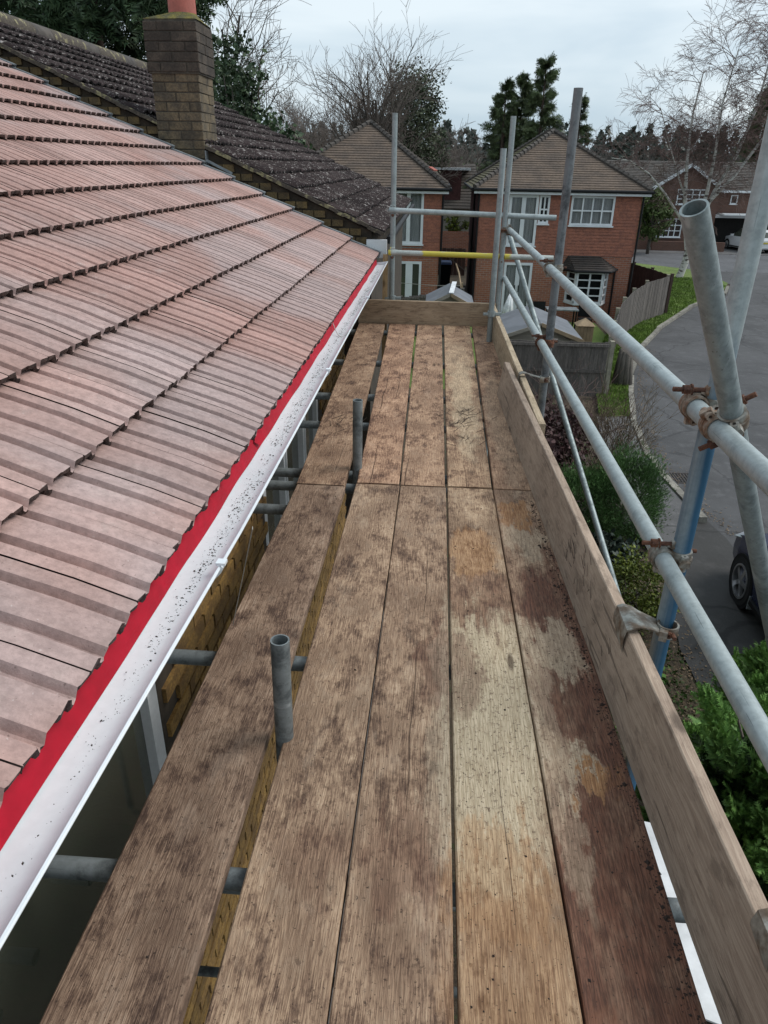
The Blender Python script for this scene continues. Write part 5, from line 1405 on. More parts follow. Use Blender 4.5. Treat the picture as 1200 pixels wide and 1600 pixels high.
def shed(label, x0, x1, y0, y1, wz, az, strip=False):
    o = empty('garden_shed', ((x0 + x1) / 2, (y0 + y1) / 2, 0), label, 'shed')
    xm = (x0 + x1) / 2
    w = MB(); w.add([(x0, y0, 0), (x1, y0, 0), (x1, y0, wz), (xm, y0, az), (x0, y0, wz), (x0, y1, 0), (x1, y1, 0), (x1, y1, wz), (xm, y1, az), (x0, y1, wz)], [(0, 1, 2, 3, 4), (1, 6, 7, 2), (5, 0, 4, 9), (6, 5, 9, 8, 7)])
    for k in range(int(wz / .14)): w.bar((x0, y0 - .008, .07 + k * .14), (x1, y0 - .008, .07 + k * .14), .016, .115)
    w.build('wall', m_shed_wall, o)
    for s, xe in ((-1, x0 - .12), (1, x1 + .12)):
        r = MB(); ze = wz - .04
        a, b = V((xm, y0 - .16, az + .05)), V((xm, y1 + .1, az + .05)); c, d = V((xe, y1 + .1, ze + .02)), V((xe, y0 - .16, ze + .02))
        dn = V((0, 0, -.035))
        r.add([a, b, c, d, a + dn, b + dn, c + dn, d + dn], [(0, 1, 2, 3), (7, 6, 5, 4), (0, 3, 7, 4), (1, 0, 4, 5), (2, 1, 5, 6), (3, 2, 6, 7)])
        r.build('roof_slope', m_shed_roof, o)
        bb = MB(); bb.bar(a + V((0, -.012, -.03)), d + V((0, -.012, -.03)), .02, .09); bb.build('barge_board', m_shed_wall if s < 0 else m_tan, o)
    if strip:
        st = MB(); st.bar((xm + .02, y0 - .2, az + .07), (xm + .14, y1 + .1, az + .09), .13, .02); st.build('ridge_strip', m_white_sheet, o)
shed('beige garden shed with grey gable roof behind the weathered fence', 1.75, 3.72, 18.6, 21.0, 1.27, 1.60)
shed('small garden shed with grey roof and white ridge strip behind the end board', -.12, .98, 20.0, 21.6, 1.78, 2.05, True)
# garden furniture in front of the right-hand house
o = empty('garden_parasol', (2.55, 25.2, 0), 'folded white and black garden parasol leaning by the patio door', 'parasol')
m_ = MB(); m_.tube([(2.45, 25.2, 0), (2.62, 25.2, 1.35)], .03, 8); m_.build('pole', m_black, o)
m_ = MB()
for k in range(7):
    a = k * .9; m_.tube([(2.60 + .03 * math.cos(a), 25.2 + .03 * math.sin(a), 1.3), (2.53 + .13 * math.cos(a), 25.2 + .13 * math.sin(a), .75), (2.47 + .08 * math.cos(a), 25.2 + .08 * math.sin(a), .35)], [.03, .065, .03], 6)
m_.build('canopy', m_white_sheet, o, True)
o = empty('garden_table', (4.6, 26.0, 0), 'dark garden table with pale top below the bay window', 'table')
m_ = MB(); m_.box(3.95, 5.05, 25.7, 26.3, .70, .74); m_.build('table_top', m_lead, o)
for x, y in ((4.02, 25.76), (4.98, 25.76), (4.02, 26.24), (4.98, 26.24)):
    m_ = MB(); m_.box(x - .025, x + .025, y - .025, y + .025, 0, .70); m_.build('leg', m_black, o)
for (x, lab) in ((3.7, 'dark garden chair left of the garden table'), (5.3, 'dark garden chair right of the garden table')):
    o = empty('garden_chair', (x, 25.8, 0), lab, 'chair', 'garden chairs')
    m_ = MB(); m_.box(x - .22, x + .22, 25.6, 26.0, .42, .45); m_.build('seat', m_black, o)
    m_ = MB(); m_.box(x - .22, x + .22, 26.0, 26.03, .46, .95); m_.build('backrest', m_black, o)
    for dx, dy in ((-.2, 25.62), (.2, 25.62), (-.2, 25.98), (.2, 25.98)):
        m_ = MB(); m_.box(x + dx - .015, x + dx + .015, dy - .015, dy + .015, 0, .42); m_.build('leg', m_black, o)
o = empty('garden_planter', (4.42, 21.4, 0), 'small tan roofed wooden planter box standing behind the weathered fence', 'planter')
m_ = MB(); m_.add([(4.15, 21.15, 1.08), (4.69, 21.15, 1.08), (4.69, 21.65, 1.08), (4.15, 21.65, 1.08), (4.42, 21.4, 1.28)], [(0, 1, 4), (1, 2, 4), (2, 3, 4), (3, 0, 4), (3, 2, 1, 0)]); m_.build('roof', m_tan, o)
for i in range(5):
    m_ = MB(); m_.box(4.19 + i * .095, 4.275 + i * .095, 21.2, 21.22, 0, 1.07); m_.build('slat', m_tan, o)
m_ = MB(); m_.box(4.2, 4.64, 21.23, 21.6, 0, 1.05); m_.build('box', m_tan, o)
m_ = MB(); m_.tube([(-1.4, 27.3, 1.27), (0, 27.3, 1.2), (.95, 27.3, 1.22)], .008, 5); m_.build('washing_line', m_string, None, True, 'thin washing line strung across the left house door', 'line')
sp_ = MB(); sp_.box(.86, .92, 24.3, 24.36, 0, 1.75); sp_.tube([(.89, 24.33, 1.5), (.80, 25.6, 1.9), (.74, 27.6, 1.95)], .03, 6); sp_.build('garden_post', m_tan, None, label='pale post with a sloping pole in the passage mouth', cat='post')

# ================================================================== CARS
def car(label, org, ang, paint, group, plate=True):
    """hatchback: lofted body, glasshouse, wheels with tyre and rim, lamps; local +Y is the front, origin on the ground under the middle"""
    root = empty('parked_car', org, label, 'car', group)
    Mt = Matrix.Translation(org) @ Matrix.Rotation(ang, 4, 'Z')
    T = lambda p: tuple(Mt @ V(p))
    # stations: y, half width low, z low, half width belt, z belt, half width roof, z roof
    S = [(-2.08, .70, .34, .74, .78, .70, .80), (-1.98, .80, .25, .83, .92, .66, .98), (-1.72, .84, .22, .86, .98, .62, 1.33), (-1.2, .86, .21, .875, .98, .61, 1.47), (-.4, .87, .20, .88, .96, .60, 1.52), (.25, .87, .20, .88, .94, .59, 1.49), (.85, .87, .20, .87, .93, .66, 1.15), (1.15, .86, .21, .86, .92, .74, .965), (1.65, .83, .23, .83, .82, .70, .86), (1.98, .76, .25, .76, .66, .62, .70), (2.12, .62, .32, .64, .52, .54, .54)]
    body, glass = MB(), MB()
    ring = []
    for (y, wl_, zl, wb, zb, wr, zr) in S:
        ring.append([(-wl_ * .94, y, zl), (-wl_, y, zl + .12), (-(wl_ + wb) / 2 - .015, y, (zl + zb) / 2 + .05), (-wb, y, zb), (-wr, y, zr - .03), (-wr * .6, y, zr + .012), (0, y, zr + .025), (wr * .6, y, zr + .012), (wr, y, zr - .03), (wb, y, zb), ((wl_ + wb) / 2 + .015, y, (zl + zb) / 2 + .05), (wl_, y, zl + .12), (wl_ * .94, y, zl)])
    nn = 13
    for i in range(len(S) - 1):
        for k in range(nn):
            k2 = (k + 1) % nn
            q = [ring[i][k], ring[i][k2], ring[i + 1][k2], ring[i + 1][k]]
            sideglass = k in (3, 8) and 2 <= i <= 5
            screen = (k in (4, 5, 6, 7) and i in (5, 6) and True) or (k in (4, 5, 6, 7) and i == 1)
            # wheel arches are cut by dark liners added below
            (glass if sideglass or screen else body).add([T(p) for p in q], [(3, 2, 1, 0)])
    body.add([T(p) for p in ring[0]], [tuple(range(nn))]); body.add([T(p) for p in ring[-1]], [tuple(reversed(range(nn)))])
    bd = body.build('body', paint, root, 50)
    glass.build('windows', m_glass_dk, root, 50)
    for s in (-1, 1):
        for y in (-1.28, 1.28):
            ax = Mt.to_3x3() @ V((1, 0, 0))
            c = Mt @ V((s * .74, y, .325))
            li = MB(); li.ring(c + ax * s * .105, ax, .318, .372, .07, 0, 360, 28); li.build('wheel_arch', m_black, root)
            ty = MB(); ty.ring(c + ax * s * .045, ax, .236, .322, .20, 0, 360, 32); tyo = ty.build('tyre', m_tyre, root, 30)
            rm_ = MB(); rm_.ring(c + ax * s * .11, ax, .212, .2365, .09, 0, 360, 30); rm_.ring(c + ax * s * .125, ax, .0, .05, .03, 0, 360, 14)
            up_, fw_ = V((0, 0, 1)), ax.cross(V((0, 0, 1)))
            for k in range(5):
                a = k * 2 * math.pi / 5 + .3; e = up_ * math.cos(a) + fw_ * math.sin(a)
                rm_.bar(c + ax * s * .130 + e * .03, c + ax * s * .118 + e * .222, .060, .03, up=ax)
            rm_.build('rim', m_alloy, tyo, 30)
            dk_ = MB(); dk_.ring(c + ax * s * .075, ax, .0, .2, .02, 0, 360, 24); dk_.build('brake_disc', m_black, tyo)
        hl = MB(); hl.add([T((s * .80, 1.55, .78)), T((s * .77, 1.93, .63)), T((s * .64, 2.06, .58)), T((s * .55, 2.03, .68)), T((s * .62, 1.80, .78)), T((s * .72, 1.60, .84))], [(0, 1, 2, 3, 4, 5) if s < 0 else (5, 4, 3, 2, 1, 0)])
        hl.v = [tuple(V(p) + (Mt.to_3x3() @ V((s * .035, .03, .03)))) for p in hl.v]; hl.build('headlight', m_lamp, root)
        tl = MB(); tl.box(0, .17, 0, .06, 0, .28); tl.v = [T((s * .80 - (.17 if s > 0 else 0) + p[0], -2.07 + p[1], .72 + p[2])) for p in tl.v]; tl.build('tail_light', m_tail, root)
        mi = MB(); mi.box(-.1, .1, -.06, .06, -.06, .07); mi.v = [T((s * .98 + p[0], .62 + p[1], 1.0 + p[2])) for p in mi.v]; mi.build('wing_mirror', paint, root)
        mf = MB(); mf.box(-.09, .09, -.01, .01, 0, .19); mf.v = [T((s * .80 + p[0], .90 + p[1], .14 + p[2])) for p in mf.v]; mf.build('mud_flap', m_lead, root)
        sl_ = MB(); sl_.box(-.02, .02, -.85, .85, 0, .06); sl_.v = [T((s * .89 + p[0], p[1], .25 + p[2])) for p in sl_.v]; sl_.build('sill_trim', m_black, root)
    if plate:
        pl = MB(); pl.box(-.26, .26, -.01, .01, 0, .11); pl.v = [T((p[0], -2.10 + p[1], .62 + p[2])) for p in pl.v]; pl.build('number_plate', m_plate, root)
    bs_ = MB(); bs_.box(-.62, .62, -.05, .05, 0, .16); bs_.v = [T((p[0], 2.10 + p[1], .30 + p[2])) for p in bs_.v]; bs_.build('grille', m_black, root)
car('dark navy car parked on the drive at the right edge, front wheel showing', (5.03, 7.02, .008), R(-2.0), m_car_blue, 'parked cars')
car('white car parked in front of the gabled house garage', (22.3, 56.0, .02), R(10), m_car_white, 'parked cars')
# ================================================================== TREES AND SHRUBS
def rv(rg, s=1.0): return V((rg.gauss(0, s), rg.gauss(0, s), rg.gauss(0, s)))
def branch(mb, rg, p, d, L, r, lev, maxlev, kids, up, spread, shrink, minr, mi=0, droop=0.0, segs=4):
    """a crooked tapering limb with limbs of its own"""
    pts, rad = [p.copy()], [r]
    q, dd = p.copy(), d.normalized()
    for i in range(segs):
        dd = (dd + rv(rg, .13) + V((0, 0, up - droop * lev))).normalized()
        q = q + dd * (L / segs)
        pts.append(q.copy()); rad.append(max(minr, r * (1 - .62 * (i + 1) / segs)))
    mb.tube(pts, rad, 7 if r > .08 else (5 if r > .025 else 3), False, mi if r > .02 else (1 if mi == 0 else mi))
    if lev >= maxlev: return
    n = kids[min(lev, len(kids) - 1)]
    for k in range(n):
        t = rg.uniform(.28, 1.0) if lev else .35 + .65 * (k + .5) / n
        i = min(segs - 1, int(t * segs)); f = t * segs - i
        b = pts[i].lerp(pts[i + 1], f)
        ax = (pts[i + 1] - pts[i]).normalized()
        side = ax.orthogonal().normalized(); side.rotate(Matrix.Rotation(rg.uniform(0, 6.283), 3, ax))
        nd = (ax * (1 - spread) + side * spread * rg.uniform(.7, 1.3)).normalized()
        branch(mb, rg, b, nd, L * shrink * rg.uniform(.7, 1.2), max(minr, rad[i] * .58), lev + 1, maxlev, kids, up, spread, shrink, minr, mi, droop, max(2, segs - 1))
def bare_tree(label, base, h, trunk, limbs, seed, r=.16, spread=.5, kids=(7, 6, 5, 4), levels=4, mats=None, up=.10, minr=.006, shrink=.55, lean=(0, 0), group='bare winter trees'):
    rg = random.Random(seed); base = V(base)
    root = empty('bare_tree', base, label, 'tree', group)
    tm = MB(); fork = base + V((lean[0], lean[1], trunk))
    tm.tube([base, base.lerp(fork, .5) + V((rg.gauss(0, .06), 0, 0)), fork], [r * 1.25, r * 1.05, r], 9)
    tm.build('trunk', mats[0] if mats else m_bark, root, True)
    bm_ = MB()
    for k in range(limbs):
        a = 2 * math.pi * k / limbs + rg.uniform(-.4, .4)
        tilt = rg.uniform(.25, .95) * spread * 1.6
        d = V((math.cos(a) * tilt, math.sin(a) * tilt, 1)).normalized()
        branch(bm_, rg, fork - V((0, 0, rg.uniform(0, trunk * .25))), d, (h - trunk) * rg.uniform(.62, .95), r * .55, 1, levels, kids, up, spread, shrink, minr)
    bm_.build('branches', mats or [m_bark, m_bark_br], root)
    return root
def frond(mb, rg, p, d, L, n=6, w=.35, m=0):
    """one flat spray: slivers either side of a stem"""
    d = d.normalized(); s = d.orthogonal().normalized(); s.rotate(Matrix.Rotation(rg.uniform(0, 6.283), 3, d))
    b = len(mb.v)
    for k in range(n):
        t = (k + .3) / n
        for sg in (-1, 1):
            c = p + d * (L * t)
            tip = c + (d * .75 + s * sg * .8 + rv(rg, .12)) * (L * w * (1.15 - .75 * t))
            wv = d * (L * .075)
            mb.v.extend((tuple(c - wv), tuple(c + wv), tuple(tip)))
            mb.f.append((b, b + 1, b + 2)); mb.m.append(m); b += 3
def leaf(mb, rg, c, s, m=0, asp=.6):
    a = rv(rg).normalized(); b_ = a.orthogonal().normalized()
    b_.rotate(Matrix.Rotation(rg.uniform(0, 6.283), 3, a))
    a, b_ = a * s, b_ * s * asp
    mb.add([c - a, c + b_, c + a, c - b_], [(0, 1, 2, 3)], m)
def lump(d, seed, f=2.4): return 1 + .34 * noise.noise(d * f + V((seed, seed * .7, 0))) + .16 * noise.noise(d * f * 2.7 + V((seed, 0, 5)))
def leafy(label, name, base, rx, ry, z0, z1, n, size, mat, seed, kind='leaf', shell=.55, trunk_r=.1, bark=None, cat='tree', group=None, flat=0, core=None, asp=.6, fn=6):
    """crown of leaf clumps round an uneven ellipsoid, on a stem with limbs"""
    rg = random.Random(seed); base = V(base)
    root = empty(name, base, label, cat, group)
    zc, rz = (z0 + z1) / 2, (z1 - z0) / 2
    tm = MB()
    tm.tube([base, base + V((0, 0, zc - base.z))], [trunk_r * 1.2, trunk_r * .7], 7)
    for k in range(7):
        a = rg.uniform(0, 6.28); d = V((math.cos(a) * rx * .7, math.sin(a) * ry * .7, rg.uniform(-.2, .7) * rz))
        s = V((base.x, base.y, zc - rz * .4)); tm.tube([s, s + d * .5 + rv(rg, .04), V((base.x, base.y, zc)) + d], [trunk_r * .5, trunk_r * .35, trunk_r * .12], 5, False)
    tm.build('trunk' if cat == 'tree' else 'stem', bark or m_bark, root, True)
    cm = MB()
    # clumps first, then leaves round each clump: gives light and dark masses with gaps
    nc = max(14, n // 46)
    cl_ = []
    for _ in range(nc):
        d = rv(rg).normalized(); rr = lump(d, seed) * (1 - (1 - shell) * rg.random() ** 1.6)
        cl_.append((V((d.x * rx * rr, d.y * ry * rr, d.z * rz * rr)), d))
    for k in range(n):
        c, d = cl_[k % nc]
        sp = min(rx, rz) * .20
        p = V((base.x, base.y, zc)) + c + V((rg.gauss(0, sp), rg.gauss(0, sp), rg.gauss(0, sp * .8)))
        if p.z < base.z + .02: p.z = base.z + .02 + rg.random() * .1
        if kind == 'leaf': leaf(cm, rg, p, size * rg.uniform(.6, 1.3), 0, asp)
        elif kind == 'frond': frond(cm, rg, p, d * .6 + V((0, 0, .75)) + rv(rg, .35), size * rg.uniform(.7, 1.25), fn, .42)
        elif kind == 'droop': frond(cm, rg, p, d * .7 + V((0, 0, -.35)) + rv(rg, .35), size * rg.uniform(.7, 1.3), fn, .35)
    cm.build('crown' if cat == 'tree' else 'foliage', mat, root)
    return root
def conifer(label, base, h, z0, r, n, size, mat, seed, tiers=16, droop=-.25, trunk_r=.16, top=1.0, group='conifers', irregular=.35, name='conifer_tree'):
    """trunk with whorls of boughs, each bough clothed in sprays"""
    rg = random.Random(seed); base = V(base)
    root = empty(name, base, label, 'tree', group)
    tm = MB(); tm.tube([base, base + V((0, 0, h * .6)), base + V((0, 0, h))], [trunk_r * 1.2, trunk_r * .7, .02], 8)
    cm = MB(); per = max(1, n // (tiers * 5))
    for t in range(tiers):
        f = t / (tiers - 1)
        z = base.z + z0 + (h - z0) * f
        L0 = r * (1 - f) ** .8 * (1 - irregular * rg.random()) + .12
        for k in range(5):
            a = rg.uniform(0, 6.283); L = L0 * rg.uniform(.55, 1.12)
            d = V((math.cos(a), math.sin(a), droop + .45 * f * top))
            s = V((base.x, base.y, z + rg.uniform(-.2, .2)))
            e = s + d * L
            tm.tube([s, s + d * L * .5 + V((0, 0, .06 * L)), e], [trunk_r * .28 * (1 - f * .7), trunk_r * .16 * (1 - f * .6), .008], 4, False)
            for i in range(per):
                u = rg.uniform(.25, 1.04)
                p = s + d * L * u + V((0, 0, .06 * L * math.sin(u * 3.1))) + rv(rg, L * .07 + .03)
                frond(cm, rg, p, V((d.x, d.y, droop * 1.6)) + rv(rg, .4), size * rg.uniform(.6, 1.3), 5, .38)
    tm.build('trunk', m_bark_pine, root, True)
    cm.build('crown', mat, root)
    return root
# --- upper left: dark drooping conifers behind the neighbour's roof
conifer('tall dark drooping conifer left of the chimney', (-10.6, 25, 0), 15.5, 4.2, 3.9, 9500, .62, m_cedar, 21, 24, -.42, .28)
conifer('dark conifer at the upper left corner', (-15.0, 26, 0), 16, 4.5, 4.2, 8500, .66, m_cedar, 22, 24, -.42, .28)
conifer('dark conifer bough tree rising behind the chimney pot', (-7.9, 24.2, 0), 13.5, 5.6, 2.3, 4200, .5, m_cedar, 23, 18, -.40, .2, irregular=.6)
bare_tree('bare tree with long reaching limbs right of the chimney', (-7.35, 27.5, 0), 10.2, 4.8, 7, 31, .14, .46, (6, 6, 5, 4), 4)
leafy('dark glossy holly-like evergreen above the dark roof', 'evergreen_tree', (-5.55, 21.5, 0), .78, .9, 4.4, 8.2, 3600, .075, m_holly, 41, shell=.35, trunk_r=.1, group='evergreen trees')
leafy('low rounded evergreen right of the holly-like tree', 'evergreen_tree', (-4.75, 21.8, 0), .95, 1.0, 4.2, 6.45, 2800, .07, m_holly, 42, shell=.4, trunk_r=.1, group='evergreen trees')
bare_tree('large spreading bare tree behind the left hipped house', (-2.75, 36.5, 0), 9.3, 4.4, 15, 33, .19, .43, (8, 6, 5, 5), 4, up=.07)
for i, (x, y, h, lab) in enumerate(((-6.8, 44, 9.6, 'brown bare tree just right of the evergreens'), (-5.2, 47, 9.2, 'brown bare tree left of the large spreading tree'), (-8.6, 50, 10.2, 'brown bare tree behind the holly-like evergreen'), (-.6, 46, 8.4, 'brown bare tree right of the dome-shaped evergreen'), (-3.4, 48, 8.6, 'brown bare tree behind the large spreading tree'), (.6, 52, 8.2, 'small brown bare tree near the little spruce'))):
    bare_tree(lab, (x, y, 0), h * .82, 3.0, 9, 50 + i, .13, .5, (7, 6, 5), 4, [m_bark_br, m_bark_br], minr=.010)
leafy('dome-shaped ivy-dark evergreen right of the large bare tree', 'evergreen_tree', (-1.55, 40.5, 0), 1.35, 1.4, 4.6, 9.35, 12000, .075, m_ivy, 43, shell=.55, trunk_r=.18, group='evergreen trees')
conifer('small dark spruce between the two hipped houses', (-.05, 46, 0), 6.9, 2.0, .9, 2200, .28, m_cedar, 24, 16, -.2, .08)
leafy('light green bush beyond the passage between the houses', 'garden_bush', (1.35, 56, 0), 1.8, 1.2, 3.2, 5.6, 2200, .13, m_round, 44, shell=.5, cat='bush', group='bushes')
leafy('green planter bush above the brick garden wall', 'garden_bush', (1.2, 43.6, 0), .75, .4, 1.7, 2.6, 900, .08, m_yellow_l, 45, shell=.5, cat='bush', group='bushes')
# --- pines behind the right-hand house
conifer('dark pine left of the pair behind the right-hand roof', (3.2, 42.5, 0), 8.9, 4.2, 1.75, 4200, .34, m_pine_l, 25, 13, -.05, .14, irregular=.6)
conifer('tallest dark pine behind the right-hand roof', (5.05, 42.0, 0), 9.75, 4.2, 1.7, 4600, .34, m_pine_l, 26, 14, -.05, .14, irregular=.6)
conifer('dark pine filling in between the other two pines', (4.2, 44.0, 0), 9.3, 4.5, 1.8, 3600, .36, m_pine_l, 28, 13, -.05, .14, irregular=.5)
conifer('thin topped pine right of the weathered standard', (7.35, 44.0, 0), 8.3, 4.2, 1.25, 2000, .30, m_pine_l, 27, 12, -.05, .1, irregular=.6)
conifer('dark pine at the far right behind the birch', (25.5, 66, 0), 11.0, 3.0, 3.2, 3600, .6, m_pine_l, 29, 15, -.1, .2, irregular=.5)
leafy('rounded ivy-covered bush beside the gabled house', 'garden_bush', (14.3, 52.2, 0), 1.0, .9, .9, 3.95, 3800, .11, m_yellow_l and leaf_mat('ivy_bush_leaf', (0.045, 0.075, 0.018), (0.085, 0.12, 0.032), .4), 46, shell=.6, cat='bush', group='bushes')
leafy('narrow light green bush between house and side wall', 'garden_bush', (12.5, 50.5, 0), .45, .5, .3, 2.3, 900, .09, m_yellow_l, 47, shell=.5, cat='bush', group='bushes')
# --- far wood closing the view
rg = random.Random(77)
fw = MB(); fb = MB()
for i in range(480):
    y = rg.uniform(88, 125); x = rg.uniform(-75, 95)
    h = rg.uniform(8.0, 10.4) * (y / 105) ** .6
    if rg.random() < .7:
        for k in range(150):
            f = rg.random(); a = rg.uniform(0, 6.28); rr = (1 - f) ** .7 * rg.uniform(1.2, 2.1) * math.sqrt(rg.random()) + .1
            c = V((x + math.cos(a) * rr, y + math.sin(a) * rr * .6, 2 + (h - 2) * f))
            leaf(fw, rg, c, rg.uniform(.25, .6), 0, .55)
    else:
        for k in range(170):
            d = rv(rg).normalized() * rg.random() ** .4
            c = V((x + d.x * 2.4, y + d.y * 1.5, h * .50 + d.z * h * .34))
            t = c + V((d.x * .6, 0, rg.uniform(.5, 1.2)))
            s = V((.045, 0, 0)); fb.add([c - s, c + s, t], [(0, 1, 2)])
            fb.add([c - s * 1.5 + V((.2, 0, .2)), c + s * 1.5 + V((.2, 0, .2)), t + V((-.5, 0, -.1))], [(0, 1, 2)])
        fb.tube([(x, y, 0), (x, y, h * .6)], [.16, .08], 4, False)
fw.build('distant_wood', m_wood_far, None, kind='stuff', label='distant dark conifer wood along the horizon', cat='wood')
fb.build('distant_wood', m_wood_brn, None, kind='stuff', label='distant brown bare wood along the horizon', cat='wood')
hl = MB()
for i in range(80):
    x0, x1 = -120 + i * 3.2, -120 + (i + 1) * 3.2
    z0_, z1_ = 7.6 + 1.0 * noise.noise(V((x0 * .09, 0, 0))), 7.6 + 1.0 * noise.noise(V((x1 * .09, 0, 0)))
    hl.quad((x0, 130, -.5), (x1, 130, -.5), (x1, 134, z1_), (x0, 134, z0_))
hl.build('wooded_hill', M('far_scrub', (0.075, 0.068, 0.056), (0.05, 0.055, 0.042), rough=1, scale=.6, fine=.3, fscale=3), None, True, kind='structure')
# --- birch on the verge
root = empty('birch_tree', (12.8, 40, .08), 'leafless white-barked birch standing on the grass verge', 'tree')
rg = random.Random(5)
tr = MB()
def stem(pts, r0, r1):
    P = [V(p) for p in pts]; n = len(P)
    tr.tube(P, [r0 + (r1 - r0) * i / (n - 1) for i in range(n)], 8, False)
    return P
S1 = stem([(12.78, 40, .0), (12.95, 40, .7), (13.05, 40, 1.4), (12.62, 40, 2.6), (12.35, 40, 3.9), (12.15, 40.1, 5.6), (12.05, 40.2, 7.6), (12.2, 40.2, 9.4)], .20, .025)
S2 = stem([(13.05, 40, 1.4), (13.25, 39.9, 2.8), (13.35, 39.9, 4.2), (13.3, 39.7, 6.0), (13.15, 39.6, 8.0), (13.4, 39.6, 10.2)], .14, .022)
S3 = stem([(13.25, 39.9, 2.8), (13.75, 40.1, 4.2), (14.5, 40.2, 5.8), (15.0, 40.2, 8.0), (15.2, 40.3, 10.5), (15.0, 40.3, 12.4)], .12, .02)
S4 = stem([(13.6, 40, 3.8), (14.5, 39.8, 5.0), (15.4, 39.7, 6.6), (16.0, 39.7, 9.0), (16.3, 39.7, 11.5)], .10, .02)
S5 = stem([(12.62, 40, 2.6), (11.3, 39.9, 4.1), (10.3, 39.8, 5.0), (9.3, 39.8, 5.55), (8.4, 39.8, 5.65)], .07, .015)
S6 = stem([(12.9, 40, 3.0), (12.1, 40.4, 4.6), (11.3, 40.6, 6.3), (10.6, 40.7, 7.9)], .06, .015)
tr.tube([(12.72, 39.95, .02), (12.83, 39.9, 1.4), (12.55, 39.9, 2.4)], [.035, .03, .015], 5, False)
tr.build('trunk', m_birch, root, True)
tw = MB()
for S, a, nb_ in ((S1, 3, 34), (S2, 2, 44), (S3, 1, 52), (S4, 1, 50), (S5, 2, 10), (S6, 1, 18)):
    for k in range(nb_):
        t = rg.uniform(a, len(S) - 1.001); i = int(t); p = S[i].lerp(S[i + 1], t - i)
        ang = rg.uniform(0, 6.283)
        d = V((math.cos(ang), math.sin(ang) * .8, rg.uniform(.15, .8)))
        branch(tw, rg, p, d, rg.uniform(.9, 2.2), .019, 2, 4, (5, 5, 7, 6), .02, .45, .55, .0065, 0, .035, 4)
tw.build('branches', [m_birch, m_birch_tw], root)
# --- shrubs between walkway and road
def thuja(label, base, r, h, n, seed, mat, inner, size=.13, group='conifer shrubs'):
    rg = random.Random(seed); base = V(base)
    root = empty('conifer_shrub', base, label, 'shrub', group)
    st = MB(); st.tube([base, base + V((0, 0, h * .8))], [.06, .02], 7)
    for k in range(10):
        a = rg.uniform(0, 6.28); st.tube([base + V((0, 0, h * .1 * (k % 5))), base + V((math.cos(a) * r * .6, math.sin(a) * r * .6, h * (.35 + .06 * k)))], [.025, .008], 5, False)
    st.build('stem', m_bark_br, root, True)
    # upright plume-like clumps of flat sprays
    cm = MB()
    plumes = []
    for _ in range(120):
        d = rv(rg); d.z = abs(d.z) * 1.1 - .35; d.normalize()
        k = lump(d, seed, 2.0)
        plumes.append((V((d.x * r * k * .93, d.y * r * k * .93, h * .48 + d.z * h * .50 * k)), (V((d.x, d.y, 0)) * .75 + V((0, 0, .8)) + rv(rg, .18)).normalized()))
    for k in range(n):
        c, d = plumes[k % len(plumes)]
        t = rg.random()
        p = base + c + d * (t * .26 - .10) + rv(rg, .055 * (1.25 - t))
        if p.z < base.z + .02: continue
        frond(cm, rg, p, d + rv(rg, .45), size * rg.uniform(.6, 1.2), 7, .36, 0)
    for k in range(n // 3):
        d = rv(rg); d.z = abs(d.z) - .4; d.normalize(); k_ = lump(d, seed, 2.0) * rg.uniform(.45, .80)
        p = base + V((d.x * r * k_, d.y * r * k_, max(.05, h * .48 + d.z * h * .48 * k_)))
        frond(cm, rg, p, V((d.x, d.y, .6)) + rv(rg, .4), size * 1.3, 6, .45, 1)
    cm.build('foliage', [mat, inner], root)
thuja('large bright green conifer shrub at the lower right edge', (2.62, 3.62, 0), .98, 1.82, 23000, 61, m_thuja, m_thuja_in, .105)
thuja('bright green conifer shrub behind the large one, by the car', (3.25, 4.75, 0), .66, 1.62, 12000, 62, m_thuja, m_thuja_in, .10)
leafy('dark green rounded conifer shrub beside the pavement', 'conifer_shrub', (3.08, 10.15, 0), .47, .48, .04, 1.32, 17000, .044, m_round, 63, 'frond', .80, .04, m_bark_br, 'shrub', 'conifer shrubs', fn=5)
leafy('low dark green conifer shrub left of the rounded one', 'conifer_shrub', (2.42, 10.2, 0), .48, .55, .02, 1.0, 12000, .044, m_round, 64, 'frond', .75, .04, m_bark_br, 'shrub', 'conifer shrubs', fn=5)
leafy('yellow-green leafy bush below the lower rail coupler', 'garden_bush', (2.66, 7.65, 0), .38, .40, .02, 1.0, 5200, .022, m_yellow_l, 65, shell=.6, trunk_r=.03, cat='bush', group='bushes')
leafy('dark blue-green low shrub behind the yellow-green bush', 'garden_bush', (2.55, 8.85, 0), .50, .5, .0, .55, 2000, .045, m_dark_l, 66, shell=.5, trunk_r=.03, cat='bush', group='bushes')
leafy('low leafy ground plant at the foot of the blue standard', 'garden_bush', (2.35, 6.75, 0), .45, .6, -.05, .22, 1500, .035, m_thuja, 67, shell=.4, trunk_r=.02, cat='bush', group='bushes')
leafy('dark maroon shrub in front of the weathered fence', 'garden_bush', (2.05, 12.6, 0), .80, 1.5, .1, 1.25, 5200, .05, m_purple, 68, shell=.5, trunk_r=.05, cat='bush', group='bushes')
leafy('second maroon shrub nearer the walkway', 'garden_bush', (1.75, 9.9, 0), .45, 1.1, .0, .95, 2600, .045, m_purple, 69, shell=.5, trunk_r=.04, cat='bush', group='bushes')
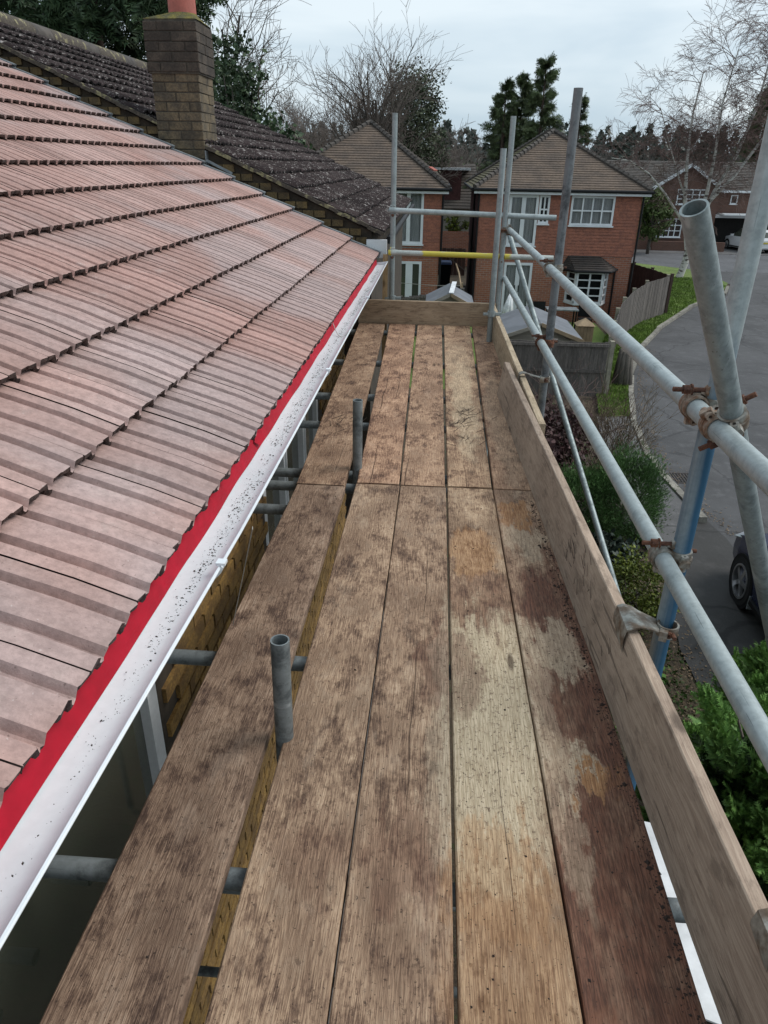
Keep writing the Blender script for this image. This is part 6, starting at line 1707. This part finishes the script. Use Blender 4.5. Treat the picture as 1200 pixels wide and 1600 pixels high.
leafy('green leafy low bush under the maroon shrubs', 'garden_bush', (2.55, 13.6, 0), .6, .7, .1, .9, 1500, .04, m_round, 70, shell=.5, trunk_r=.04, cat='bush', group='bushes')
def twiggy(label, base, r, h, n, seed, mat):
    rg = random.Random(seed); base = V(base)
    root = empty('twiggy_shrub', base, label, 'shrub', 'bare shrubs')
    mb = MB()
    for k in range(n):
        a = rg.uniform(0, 6.283); d = V((math.cos(a) * rg.uniform(.1, .9), math.sin(a) * rg.uniform(.1, .9), 1))
        branch(mb, rg, base + V((rg.gauss(0, r * .2), rg.gauss(0, r * .2), 0)), d, h * rg.uniform(.6, 1.05), .009, 1, 3, (5, 5, 4), .05, .4, .5, .0032, 0, 0, 4)
    mb.build('stems', [mat, mat], root)
twiggy('tan leafless twiggy shrub beside the grass verge', (3.40, 12.7, 0), .7, 1.25, 30, 71, m_tan_tw)
twiggy('reddish leafless twigs above the maroon shrub', (2.6, 12.9, 0), .7, 1.5, 22, 72, m_birch_tw)
twiggy('tan leafless stems in front of the twiggy shrub', (3.05, 11.6, 0), .4, 1.0, 18, 73, m_tan_tw)
st = MB()
for k in range(9):
    a = k * .7; st.tube([(5.05 + .17 * math.cos(a), 18.75 + .17 * math.sin(a), 0), (5.03 + .13 * math.cos(a), 18.75 + .13 * math.sin(a), .6), (5.03 + .12 * math.cos(a), 18.75 + .12 * math.sin(a), .95 + .05 * math.sin(k * 2.1))], [.11, .085, .06], 6)
st.build('tree_stump', m_bark, None, True, 'dark ridged tree stump beside the pale concrete post', 'stump')

rg = random.Random(91)
gc = MB()
for _ in range(9000):
    x, y = rg.uniform(1.4, 3.1), rg.uniform(5.2, 12.5)
    if noise.noise(V((x * 1.7, y * 1.7, 3))) < -.12: continue
    leaf(gc, rg, V((x, y, rg.uniform(-.01, .10))), rg.uniform(.012, .035), 0, .6)
gc.build('ground_cover', leaf_mat('ground_cover_leaf', (0.030, 0.062, 0.014), (0.080, 0.125, 0.030), .5), None, kind='stuff', label='low green ground cover under the shrubs beside the drive', cat='plants')
